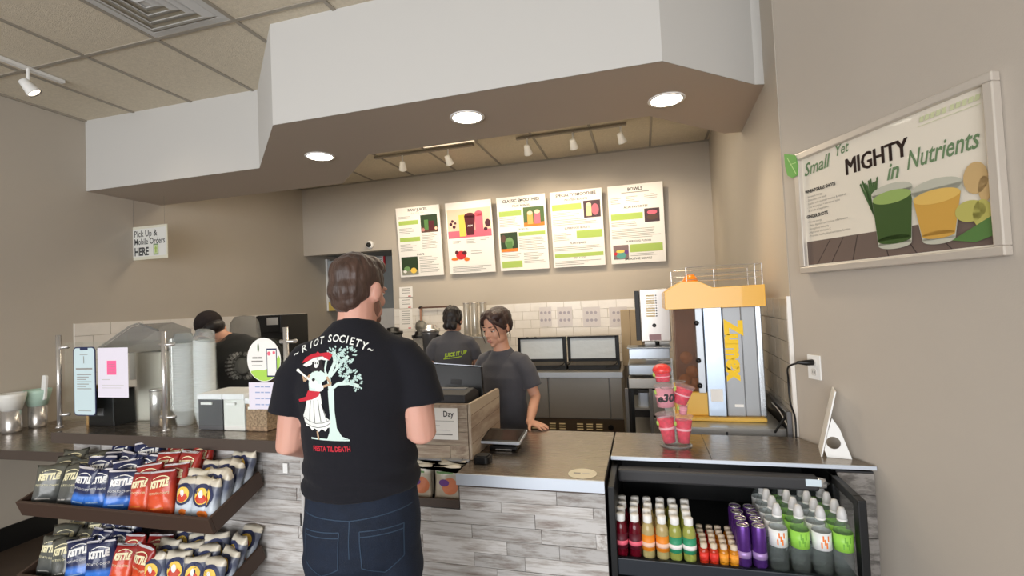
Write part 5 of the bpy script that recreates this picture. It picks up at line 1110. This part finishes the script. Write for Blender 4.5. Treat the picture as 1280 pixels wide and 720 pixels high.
def face_parts(root, M, lip=(.70, .40, .38), iris=(.15, .09, .06), brow=HDARK, lids=True, skin=SKINW):
    for s in (-1, 1):
        e = obj('eye', ell(B(), (s*.031, .0745, .000), (.0125, .0105, .0085), M), mat('eye_white', (.85, .83, .80), .2, coat=.5), root, smooth=True)
        obj('iris', ell(B(), (s*.031, .0835, -.0025), (.0055, .0028, .0055), M), mat('iris_dark', iris, .2), e, smooth=True)
        obj('upper_eyelid', ell(B(), (s*.031, .0762, .0042), (.0145, .0110, .0055), M), skin, root, smooth=True)
        obj('eyelashes', blob(B(), [M @ Vector((s*(.018+.0045*i), .0855-.0006*i*i, .0005-.0004*(i-2)**2)) for i in range(6)], [.0011]*6, 6), HBLACK, root)
        obj('eyebrow', blob(B(), [M @ Vector((s*.014, .089, .0225)), M @ Vector((s*.030, .088, .0250)), M @ Vector((s*.047, .076, .0190))], [.0022, .0028, .0015], 8), brow, root)
    obj('lips', ell(ell(B(), (0, .0915, -.0585), (.019, .0065, .0040), M), (0, .0905, -.0675), (.016, .0065, .0048), M), mat('lip_tint', lip, .4), root, smooth=True)

# --- the man at the counter, seen from behind
mloc = at(449, 500, 1.40); mrot = math.radians(16)
hM = Matrix.Translation((.004, .030, 1.722)) @ Matrix.Rotation(math.radians(-24), 4, 'Z') @ Matrix.Rotation(math.radians(-8), 4, 'X') @ Matrix.Scale(.99, 4)
V = Vector
mspec = dict(torso=[(0, 0, .93, .165, .115), (0, 0, 1.02, .165, .118), (0, 0, 1.13, .158, .115), (0, -.01, 1.27, .172, .120), (0, -.015, 1.40, .185, .120), (0, -.015, 1.50, .168, .095), (0, -.008, 1.57, .105, .070), (0, .0, 1.61, .065, .058)],
    neck=[(0, -.005, 1.54), (0, .004, 1.62), (.003, .014, 1.70)], neck_r=[.072, .062, .060], head=hM, leg=(.088, 0, .94), arm_r=[.060, .054, .046, .043, .029],
    R=dict(sh=V((.172, -.01, 1.500)), el=V((.208, -.045, 1.262)), wr=V((.135, .185, 1.235)), hand=((-.35, .93, .05), (.2, .1, 1), -1, dict(curl=(.5, .5, .5, .5)))),
    L=dict(sh=V((-.172, -.01, 1.500)), el=V((-.212, -.035, 1.245)), wr=V((-.150, .185, 1.16)), hand=((.35, .93, .05), (-.2, .1, 1), 1, dict(curl=(.5, .5, .5, .5)))))
MAN, mbody = build_person('person', (mloc.x, 1.40, 0), mrot, 'man in black printed t-shirt and dark jeans standing with his back turned at the counter', mspec)
def mfold(co):
    a = max(0, 1-abs(co.z-1.13)/.10); t = max(0, 1-abs(co.z-1.32)/.14)*min(1, abs(co.x)/.12)
    return a*.0060*math.sin(co.z*95 + co.x*14 + 2*noise.noise(co*7)) + t*.005*math.sin((co.x*abs(co.x)/abs(co.x or 1)*18 + co.z*34))
shirt, sme = garment('t_shirt', MAN, [
    ([(0, 0, 1.085), (0, 0, 1.14), (0, 0, 1.22), (0, -.008, 1.32), (0, -.015, 1.42), (0, -.015, 1.495), (0, -.010, 1.545), (0, -.004, 1.585), (0, .004, 1.618)], [(.188, .140), (.184, .137), (.178, .134), (.186, .137), (.200, .137), (.192, .112), (.150, .094), (.105, .080), (.072, .068)], (1, 0, 0)),
    ([(.09, -.01, 1.522), (.150, -.012, 1.500), (.188, -.022, 1.45), (.206, -.030, 1.345)], [(.062, .062), (.072, .066), (.070, .068), (.066, .076)], (0, 1, 0)),
    ([(-.09, -.01, 1.522), (-.150, -.012, 1.500), (-.188, -.020, 1.45), (-.208, -.025, 1.335)], [(.062, .062), (.072, .066), (.070, .068), (.066, .076)], (0, 1, 0))], TEE, folds=mfold)
jeans, jme = garment('jeans', MAN, [
    ([(0, 0, 1.12), (0, 0, 1.05), (0, -.006, .97), (0, -.006, .90), (0, 0, .86)], [(.176, .128), (.180, .132), (.186, .146), (.182, .142), (.165, .12)], (1, 0, 0)),
    ([(.094, -.004, .90), (.094, .0, .80), (.097, .005, .65), (.100, .01, .50), (.102, -.005, .32), (.103, -.02, .085)], [(.092, .112), (.090, .100), (.080, .088), (.070, .076), (.066, .070), (.062, .068)], (1, 0, 0)),
    ([(-.094, -.004, .90), (-.094, .0, .80), (-.097, .005, .65), (-.100, .01, .50), (-.102, -.005, .32), (-.103, -.02, .085)], [(.092, .112), (.090, .100), (.080, .088), (.070, .076), (.066, .070), (.062, .068)], (1, 0, 0))], DENIM, amp=.004,
    folds=lambda co: .003*math.sin(co.z*60 + co.x*10)*max(0, 1-abs(co.z-.80)/.15))
jt = bvh(jme); st = bvh(sme); tuck(mbody, st, 1.375, 1.585); tuck(mbody, jt, .15, 1.05); tuck(mbody, st, 1.05, 1.375, .17)
MB = Matrix(((1, 0, 0, 0), (0, 0, 1, 0), (0, 1, 0, 0), (0, 0, 0, 1)))     # print plane: (x, z) seen from behind
def stroke(b_, pts, w_, M=MB):
    for p, q in zip(pts, pts[1:]):
        p, q = V(p), V(q); d = (q-p); 
        if d.length < 1e-6: continue
        nn = V((-d.y, d.x)).normalized()*w_/2; add_poly(b_, [p-nn, q-nn, q+nn, p+nn], M=M)
def back_print(nm, m, fn, tree=None, parent=MAN, off=.0016, me=.02, M=MB):
    b_ = B(); fn(b_); conform(b_, tree or st, (0, 1, 0), off, me); return obj(nm, b_, m, parent)
for s in (-1, 1):
    x0 = .016 if s > 0 else -.016
    def pk(b_, s=s): pts = [(s*.030, 1.005), (s*.150, 1.000), (s*.148, .905), (s*.095, .870), (s*.035, .900), (s*.030, 1.005)]; stroke(b_, pts, .003); stroke(b_, [(s*.03, .990), (s*.150, .986)], .003)
    back_print('back_pocket', STITCH, pk, jt)
back_print('waistband_stitch', STITCH, lambda b_: (stroke(b_, [(-.17, 1.045), (0, 1.035), (.17, 1.045)], .003), stroke(b_, [(0, 1.035), (0, .93)], .003)), jt)
# t-shirt print: lettering on an arc, dancer with guitar beside a pale tree
PW, PK = mat('print_white', (.90, .91, .89), .7), mat('print_pale_mint', (.80, .88, .85), .7)
PR, PD, PT_ = mat('print_red', (.75, .13, .20), .7), mat('print_dark', (.13, .10, .12), .8), mat('print_tan', (.72, .60, .48), .7)
def px(x, y): return ((x-449+11)/366.0, 1.66 - (y-387)/382.0)          # size of the print on the back
def L_(b_): 
    for i, (c_, x, y, a) in enumerate((('~', 376, 436, .5), ('R', 384, 431, .45), ('I', 391, 427, .35), ('O', 398, 424.5, .28), ('T', 406, 422, .16), ('S', 417, 420, .05), ('O', 424.5, 420, -.03), ('C', 432, 421, -.08), ('I', 438, 422, -.14), ('E', 443.5, 424, -.20), ('T', 450, 426.5, -.28), ('Y', 457, 430, -.36), ('~', 464, 434, -.42))):
        add_text(b_, c_, *px(x, y), .031, M=MB, bold=.0006, rot=a, sx=.9)
back_print('shirt_lettering', PW, L_)
rt = random.Random(8)
def tree_(b_):
    tr = [px(*q) for q in ((421, 477), (428, 477), (427.5, 500), (429, 520), (434, 530), (441, 533), (416, 534), (420, 525), (422, 505))]; add_poly(b_, tr, M=MB)
    for q, w0 in (([(424, 479), (421, 462), (427, 446), (424, 434)], .011), ([(423, 462), (432, 450), (441, 440)], .008), ([(424, 476), (432, 470), (444, 470), (454, 474)], .010), ([(424, 470), (416, 455), (417, 440)], .006), ([(436, 470), (444, 462)], .006), ([(429, 452), (431, 438)], .006)):
        stroke(b_, [px(*p) for p in q], w0)
    stroke(b_, [px(396, 533), px(442, 534.5)], .005)
back_print('print_tree', PK, tree_)
def leaves_(b_):
    for cx, cy, rx_, ry_, n_ in ((427, 436, 9, 6, 26), (440, 440, 7, 9, 20), (436, 448, 6, 5, 10), (446, 462, 8, 5, 16), (452, 471, 5, 6, 14), (438, 458, 5, 3, 8)):
        for _ in range(int(n_*2.2)):
            a = rt.uniform(0, 2*PI); r_ = math.sqrt(rt.random()); x, y = cx + rx_*r_*math.cos(a), cy + ry_*r_*math.sin(a); l_ = rt.uniform(1.4, 2.8); an = math.atan2(y-cy, x-cx)
            add_poly(b_, [px(x, y), px(x+l_*math.cos(an)+1.0*math.sin(an), y+l_*math.sin(an)-1.0*math.cos(an)), px(x+1.6*l_*math.cos(an), y+1.6*l_*math.sin(an)), px(x+l_*math.cos(an)-1.0*math.sin(an), y+l_*math.sin(an)+1.0*math.cos(an))], M=MB)
back_print('print_leaves', mat('print_leaf_white', (.72, .82, .80), .7), leaves_, off=.0020)
poly = lambda nm, m, pts, off=.0020: back_print(nm, m, lambda b_: add_poly(b_, [px(*p) for p in pts], M=MB), off=off)
poly('print_skirt', PW, [(396, 481), (412, 480), (414, 495), (418, 508), (423, 512), (421, 519), (418, 520), (415, 524), (411, 521), (407, 525), (402, 521), (398, 524), (394, 519), (390, 520), (388, 513), (387, 507), (391, 500), (394, 492)])
back_print('print_skirt_folds', PD, lambda b_: [stroke(b_, [px(*p) for p in q], .0016) for q in ([(400, 488), (396, 512)], [(404, 488), (403, 514)], [(409, 487), (411, 513)], [(413, 492), (418, 511)], [(388, 509), (396, 513), (404, 515), (413, 514), (421, 511)], [(390, 516), (398, 519), (406, 520), (416, 518), (422, 514)])], off=.0028, me=.03)
poly('print_hat', PR, [(385, 447), (389, 441), (396, 437), (402, 436), (404, 434), (407, 436), (418, 435), (423, 438), (420, 444), (410, 439), (400, 441), (392, 445)], .0026)
poly('print_hat_brim', PW, [(387, 449), (393, 445), (401, 441), (411, 439.5), (420, 444), (416, 444), (410, 443), (403, 445), (398, 449), (392, 451)], .0024)
poly('print_hair', PD, [(397, 454), (399, 446), (405, 442), (411, 442), (413, 449), (416, 455), (411, 456), (402, 457)], .0024)
back_print('print_face', PW, lambda b_: add_poly(b_, [px(*p) for p in circ(405, 447.5, 3.2, 4.6, 14)], M=MB), off=.0030)
back_print('print_eyes', PD, lambda b_: (add_poly(b_, [px(*p) for p in circ(403.8, 447, .9, 1, 8)], M=MB), add_poly(b_, [px(*p) for p in circ(406.4, 447, .9, 1, 8)], M=MB)), off=.0036, me=.05)
poly('print_blouse', PK, [(397, 460), (402, 456), (411, 455), (418, 459), (421, 463), (414, 468), (412, 478), (399, 480), (397, 470)], .0024)
back_print('print_guitar', PW, lambda b_: (add_poly(b_, [px(*p) for p in circ(404, 470, 6, 4.6, 16)], M=MB), add_poly(b_, [px(*p) for p in circ(411, 474, 5, 4, 16)], M=MB), stroke(b_, [px(401, 467), px(382, 456)], .006), add_poly(b_, [px(*p) for p in circ(381, 455, 2.2, 1.8, 10)], M=MB)), off=.0030)
back_print('print_guitar_hole', PD, lambda b_: add_poly(b_, [px(*p) for p in circ(403, 465, 2, 1.8, 10)], M=MB), off=.0036, me=.05)
back_print('print_arm', PT_, lambda b_: stroke(b_, [px(398, 460), px(391, 467), px(387, 458)], .007), off=.0028)
back_print('print_arm', PT_, lambda b_: stroke(b_, [px(419, 462), px(424, 470), px(414, 473)], .007), off=.0028)
back_print('print_foot', PT_, lambda b_: stroke(b_, [px(405, 524), px(406, 534)], .006), off=.0028)
poly('print_sash', PR, [(397, 477), (412, 478), (410, 483), (402, 487), (384, 491), (383, 488), (394, 484)], .0032)
back_print('print_caption', PR, lambda b_: add_text(b_, 'FIESTA TIL DEATH', *px(420, 545), .0215, M=MB, sx=.70, bold=.0006))
# ear-side hair, short and brown
hb = B()
for c_, r_ in (((0, -.022, .045), (.0805, .097, .083)), ((0, -.050, .000), (.0735, .066, .070)), ((0, .030, .085), (.066, .060, .042)), ((0, .052, .092), (.055, .040, .028)), ((0, -.060, -.040), (.058, .040, .040))): ell(hb, c_, r_, hM)
for s in (-1, 1): ell(hb, (s*.064, .012, .030), (.016, .034, .034), hM)
hme = remesh(hb, .0045, 3, .5); displace(hme, lambda co, n: noise.noise(Vector((co.x*70, co.y*70, co.z*22)))*.0035 + noise.noise(co*22)*.003)
obj('hair', None, HBROWN, MAN, me=hme)
bb = B(); ell(bb, (0, .052, -.088), (.046, .042, .034), hM)
for s in (-1, 1): ell(bb, (s*.052, .016, -.058), (.0175, .034, .038), hM)
bme = remesh(bb, .0045, 2, .5); obj('beard', None, hair_mat('beard_brown', (.47, .32, .26)), MAN, me=bme)
face_parts(MAN, hM, brow=HBROWN, skin=SKIN, lip=(.7, .45, .42))
for s in (-1, 1): obj('ear', ell(ell(B(), (s*.0835, -.012, -.006), (.006, .016, .030), hM, Matrix.Rotation(s*-.45, 3, 'Z')), (s*.082, -.006, -.028), (.006, .009, .011), hM), SKIN, MAN, smooth=True)
phone = empty('smartphone', MAN.matrix_world @ V((0, 0, 0)), 'black smartphone held in front of the man', 'phone')
mw = Matrix.Translation((mloc.x, 1.40, 0)) @ Matrix.Rotation(mrot, 4, 'Z')
ph = mw @ V((.06, .285, 1.235)); phone.location = ph; phone.rotation_euler = (math.radians(35), 0, mrot)
obj('case', prism(B(), rrect(.074, .150, .012), -.004, .004), BLACK, phone, bevel=.001); obj('screen', prism(B(), rrect(.068, .142, .01), .004, .0048), mat('dark_screen', (.17, .14, .13)), phone)

# --- the woman behind the counter
wloc = V((-.872, 2.935, 0)); wrot = math.radians(158); WI = (Matrix.Translation(wloc) @ Matrix.Rotation(wrot, 4, 'Z')).inverted()
wh = Matrix.Translation((.012, .028, 1.512)) @ Matrix.Rotation(math.radians(-4), 4, 'Z') @ Matrix.Rotation(math.radians(-14), 4, 'X') @ Matrix.Scale(1.03, 4)
wr_w = WI @ V((-.655, 2.700, .978)); hd_ = (WI.to_3x3() @ V((.85, -.50, -.12)))
wspec = dict(fem=True, torso=[(0, 0, .82, .158, .108), (0, 0, .92, .150, .105), (0, 0, 1.00, .138, .100), (0, 0, 1.12, .142, .105), (0, -.005, 1.22, .150, .110), (0, -.008, 1.29, .140, .090), (0, -.004, 1.34, .085, .062), (0, .004, 1.38, .052, .050)],
    neck=[(0, 0, 1.33), (.002, .006, 1.40), (.008, .018, 1.47)], neck_r=[.058, .049, .050], head=wh, leg=(.082, 0, .82), arm_r=[.045, .040, .033, .030, .021],
    L=dict(sh=V((-.150, -.005, 1.295)), el=V((-.215, -.035, 1.085)), wr=wr_w, hand=(hd_, (0, 0, 1), 1, dict(curl=(.10, .08, .08, .12), sc=.86, thumb_out=1.0))),
    R=dict(sh=V((.150, -.005, 1.295)), el=V((.205, .01, 1.06)), wr=V((.13, .20, 1.06)), hand=((-.2, .95, -.1), (.1, .1, 1), -1, dict(curl=(.35, .35, .35, .35), sc=.86))))
WOM, wbody = build_person('person', wloc, wrot, 'woman in charcoal t-shirt behind the counter with one hand flat on the steel top', wspec, SKINW, vox=.0042)
wsh, wsm = garment('t_shirt', WOM, [
    ([(0, 0, .80), (0, 0, .90), (0, 0, 1.00), (0, .002, 1.10), (0, .0, 1.20), (0, -.005, 1.275), (0, -.004, 1.315), (0, 0, 1.345), (0, .006, 1.372)], [(.175, .128), (.170, .124), (.158, .117), (.158, .120), (.166, .125), (.158, .104), (.120, .082), (.084, .068), (.063, .059)], (1, 0, 0)),
    ([(.08, -.005, 1.31), (.140, -.005, 1.292), (.176, -.003, 1.24), (.196, .005, 1.145)], [(.055, .055), (.061, .060), (.058, .058), (.056, .062)], (0, 1, 0)),
    ([(-.08, -.005, 1.31), (-.140, -.008, 1.292), (-.178, -.015, 1.24), (-.204, -.025, 1.145)], [(.055, .055), (.061, .060), (.058, .058), (.056, .062)], (0, 1, 0))], TEEG, vox=.0065, amp=.004,
    folds=lambda co: .003*math.sin(co.z*55 + co.x*20 + 2*noise.noise(co*6))*max(0, 1-abs(co.z-1.0)/.2))
tuck(wbody, bvh(wsm), 1.165, 1.345); tuck(wbody, bvh(wsm), .85, 1.165, .13)
garment('trousers', WOM, [([(0, 0, .86), (0, 0, .76)], [(.160, .115), (.160, .12)], (1, 0, 0)), ([(.082, 0, .80), (.086, .01, .45), (.092, -.02, .08)], [(.082, .09), (.062, .068), (.05, .055)], (1, 0, 0)), ([(-.082, 0, .80), (-.086, .01, .45), (-.092, -.02, .08)], [(.082, .09), (.062, .068), (.05, .055)], (1, 0, 0))], TEEB, vox=.010, amp=.002)
hb = B()
for c_, r_ in (((0, -.026, .044), (.0795, .094, .079)), ((0, -.055, .005), (.073, .060, .064)), ((0, -.100, -.030), (.026, .026, .032)), ((0, .030, .092), (.030, .052, .030)), ((-.034, .020, .078), (.044, .054, .034)), ((.034, .020, .078), (.044, .054, .034)), ((-.070, .006, .030), (.013, .036, .044)), ((.070, .006, .030), (.013, .036, .044))): ell(hb, c_, r_, wh)
for s in (-1, 1):
    blob(hb, [(s*.006, .074, .090), (s*.034, .080, .070), (s*.058, .062, .044), (s*.072, .034, .014), (s*.075, .0, .004)], [.009, .011, .012, .011, .010], 10, M=wh)
hme = remesh(hb, .0045, 2, .5); displace(hme, lambda co, n: noise.noise(Vector((co.x*60, co.y*60, co.z*30)))*.0015)
obj('hair', None, HDARK, WOM, me=hme)
for s, pts in ((1, [(.036, .086, .068), (.060, .074, .030), (.066, .070, -.015), (.062, .068, -.055), (.056, .066, -.085)]), (-1, [(-.036, .086, .068), (-.058, .076, .032), (-.067, .066, -.010), (-.064, .060, -.050)]), (-1, [(-.074, -.02, .0), (-.078, -.02, -.05), (-.074, -.01, -.095)]), (1, [(.076, -.01, .0), (.080, -.005, -.05), (.075, .0, -.09)])):
    obj('hair_strand', blob(B(), [wh @ V(p) for p in smooth_path(pts, 4)], [.0052 - .0034*i/(4*(len(pts)-1)) for i in range(4*(len(pts)-1)+1)], 6), HDARK, WOM, smooth=True)
face_parts(WOM, wh @ Matrix.Translation((0, -.0035, 0)))
for s in (-1, 1): obj('earring', ell(B(), (s*.084, -.008, -.042), (.003, .003, .003), wh), CHROME, WOM)

# --- second worker, back turned, at the blenders
bloc = V((-1.665, 4.06, 0)); brot = math.radians(14)
bh_ = Matrix.Translation((.008, .035, 1.525)) @ Matrix.Rotation(math.radians(-10), 4, 'Z') @ Matrix.Rotation(math.radians(-16), 4, 'X')
bspec = dict(torso=[(0, 0, .82, .158, .108), (0, 0, .92, .152, .106), (0, 0, 1.02, .145, .104), (0, 0, 1.14, .150, .108), (0, -.005, 1.25, .158, .112), (0, -.004, 1.32, .148, .092), (0, 0, 1.37, .088, .065), (0, .008, 1.41, .055, .052)],
    neck=[(0, 0, 1.36), (.002, .012, 1.42), (.006, .028, 1.48)], neck_r=[.058, .05, .05], head=bh_, leg=(.082, 0, .83), arm_r=[.046, .042, .035, .032, .022],
    R=dict(sh=V((.160, 0, 1.325)), el=V((.205, .06, 1.12)), wr=V((.10, .235, 1.08)), hand=((-.4, .9, 0), (0, 0, 1), -1, dict(curl=(.5,)*4, sc=.88))),
    L=dict(sh=V((-.160, 0, 1.325)), el=V((-.215, -.01, 1.10)), wr=V((-.09, .19, 1.05)), hand=((.4, .9, 0), (0, 0, 1), 1, dict(curl=(.5,)*4, sc=.88))))
WK, kbody = build_person('person', bloc, brot, 'worker with dark hair and charcoal shirt working at the blenders, back turned', bspec, SKINW, vox=.007)
def tee(root, zs, m, vox=.008, k=1.0):
    return garment('t_shirt', root, [
    ([(0, 0, zs-.50), (0, 0, zs-.38), (0, 0, zs-.28), (0, .0, zs-.17), (0, -.004, zs-.08), (0, -.004, zs-.0), (0, 0, zs+.045), (0, .006, zs+.078), (0, .010, zs+.10)], [(.172*k, .126*k), (.168*k, .124*k), (.162*k, .120*k), (.166*k, .124*k), (.172*k, .126*k), (.164*k, .104*k), (.122*k, .084*k), (.086*k, .070), (.062, .058)], (1, 0, 0)),
    ([(.08, 0, zs+.02), (.145*k, 0, zs), (.185*k, .012, zs-.06), (.200*k, .035, zs-.145)], [(.055, .055), (.062*k, .060*k), (.060*k, .060*k), (.056*k, .062*k)], (0, 1, 0)),
    ([(-.08, 0, zs+.02), (-.145*k, 0, zs), (-.186*k, .0, zs-.06), (-.206*k, -.005, zs-.145)], [(.055, .055), (.062*k, .060*k), (.060*k, .060*k), (.056*k, .062*k)], (0, 1, 0))], m, vox=vox, amp=.006)
_, bsm = tee(WK, 1.325, TEEG); bt = bvh(bsm); tuck(kbody, bt, 1.205, 1.395)
LIME = mat('print_lime', (.68, .80, .20), .7)
back_print('shirt_lettering', LIME, lambda b_: add_text(b_, 'JUICE IT UP', .035, 1.235, .047, M=MB, bold=.0016, rot=.10, sx=.80, shear=.25), bt, WK); back_print('lettering_underline', LIME, lambda b_: stroke(b_, [(-.07, 1.195), (.09, 1.212)], .007), bt, WK)
hb = B()
for c_, r_ in (((0, -.030, .045), (.084, .096, .084)), ((0, -.060, .0), (.078, .062, .070)), ((0, -.070, -.050), (.062, .045, .050)), ((0, .03, .08), (.066, .06, .035)), ((.030, -.08, -.075), (.034, .03, .035)), ((-.030, -.08, -.070), (.034, .03, .035)), ((-.066, .0, .01), (.020, .04, .055)), ((.066, .0, .01), (.020, .04, .055))): ell(hb, c_, r_, bh_)
hme = remesh(hb, .006, 3, .5); displace(hme, lambda co, n: noise.noise(Vector((co.x*45, co.y*45, co.z*25)))*.008); obj('hair', None, HBLACK, WK, me=hme)
garment('trousers', WK, [([(0, 0, .88), (0, 0, .78)], [(.162, .115), (.160, .12)], (1, 0, 0)), ([(.082, 0, .80), (.086, .01, .45), (.092, -.02, .08)], [(.082, .09), (.062, .068), (.05, .055)], (1, 0, 0)), ([(-.082, 0, .80), (-.086, .01, .45), (-.092, -.02, .08)], [(.082, .09), (.062, .068), (.05, .055)], (1, 0, 0))], TEEB, vox=.012, amp=.002)

# --- third worker bending behind the cup stacks, black cap
cloc = V((-2.66, 2.74, 0)); crot = math.radians(48)
ch = Matrix.Translation((-.185, .185, 1.560)) @ Matrix.Rotation(math.radians(-18), 4, 'Y') @ Matrix.Rotation(math.radians(20), 4, 'Z') @ Matrix.Rotation(math.radians(-34), 4, 'X')
cspec = dict(torso=[(0, -.06, .88, .165, .115), (0, -.05, .98, .160, .112), (0, -.03, 1.09, .155, .112), (-.01, .01, 1.21, .162, .118), (-.025, .06, 1.33, .172, .120), (-.045, .10, 1.41, .160, .10), (-.075, .13, 1.46, .10, .072), (-.10, .15, 1.49, .06, .056)],
    neck=[(-.07, .11, 1.44), (-.11, .15, 1.49), (-.15, .17, 1.53)], head=ch, leg=(.088, -.06, .88),
    R=dict(sh=V((.170, .085, 1.42)), el=V((.225, .14, 1.19)), wr=V((.12, .36, 1.16)), hand=((-.3, .9, -.1), (0, 0, 1), -1, dict(curl=(.4,)*4, sc=.9))),
    L=dict(sh=V((-.170, .085, 1.42)), el=V((-.22, .16, 1.20)), wr=V((-.12, .38, 1.18)), hand=((.3, .9, -.1), (0, 0, 1), 1, dict(curl=(.4,)*4, sc=.9))))
CW, cbody = build_person('person', cloc, crot, 'worker in black cap and black shirt with round back logo behind the cup stacks', cspec, SKINW, vox=.008)
_, csm = garment('t_shirt', CW, [
    ([(0, -.06, .86), (0, -.05, .98), (0, -.03, 1.09), (0, .01, 1.21), (-.025, .06, 1.33), (-.045, .10, 1.405), (-.072, .125, 1.455), (-.10, .15, 1.485)], [(.182, .132), (.178, .130), (.172, .128), (.178, .134), (.188, .136), (.176, .114), (.125, .09), (.075, .068)], (1, 0, 0)),
    ([(.09, .09, 1.43), (.16, .088, 1.42), (.20, .10, 1.36), (.218, .115, 1.27)], [(.06, .06), (.068, .066), (.066, .066), (.062, .066)], (0, 1, 0)), ([(-.09, .09, 1.43), (-.16, .088, 1.42), (-.20, .10, 1.36), (-.216, .12, 1.27)], [(.06, .06), (.068, .066), (.066, .066), (.062, .066)], (0, 1, 0))], TEEB, vox=.009, amp=.006)
ctr = bvh(csm); tuck(cbody, ctr, 1.29, 1.45); LG = mat('logo_grey', (.62, .61, .60), .7)
def lg_(b_):
    for i in range(22):
        if i in (5, 6, 16, 17): continue
        a = PI*.98 - i*2*PI/22; c0 = V((-.02+.075*math.cos(a), 1.32+.085*math.sin(a))); r_ = V((math.cos(a), math.sin(a)))*(.010 + .003*(i % 2)); t_ = V((-math.sin(a), math.cos(a)))*.0075
        add_poly(b_, [c0-r_-t_, c0+r_-t_, c0+r_+t_, c0-r_+t_], M=MB)
back_print('logo_ring_lettering', LG, lg_, ctr, CW); back_print('logo_centre', mat('logo_centre_grey', (.36, .36, .35), .7), lambda b_: add_poly(b_, circ(-.02, 1.32, .045, .052, 20), M=MB), ctr, CW)
garment('trousers', CW, [([(0, -.06, .92), (0, -.06, .82)], [(.168, .12), (.168, .125)], (1, 0, 0)), ([(.088, -.06, .84), (.092, -.05, .45), (.10, -.08, .08)], [(.085, .092), (.064, .07), (.052, .056)], (1, 0, 0)), ([(-.088, -.06, .84), (-.092, -.05, .45), (-.10, -.08, .08)], [(.085, .092), (.064, .07), (.052, .056)], (1, 0, 0))], TEEB, vox=.012, amp=.002)
capb = B(); ell(capb, (0, -.018, .050), (.090, .106, .088), ch); ell(capb, (0, .10, .062), (.062, .06, .008), ch); ell(capb, (0, -.018, .138), (.008, .008, .005), ch)
cme = remesh(capb, .006, 3, .5); obj('cap', None, mat('cap_brown_black', (.13, .095, .09), .9), CW, me=cme); obj('hair', ell(ell(B(), (0, -.055, -.015), (.074, .055, .05), ch), (0, -.02, -.03), (.07, .05, .03), ch), HBLACK, CW, smooth=True)

# spare prototypes that were never placed are dropped
for k in PROTO:
    for o in PROTO[k]:
        if o.as_pointer() not in used:
            for c_ in list(o.children): bpy.data.objects.remove(c_)
            bpy.data.objects.remove(o)
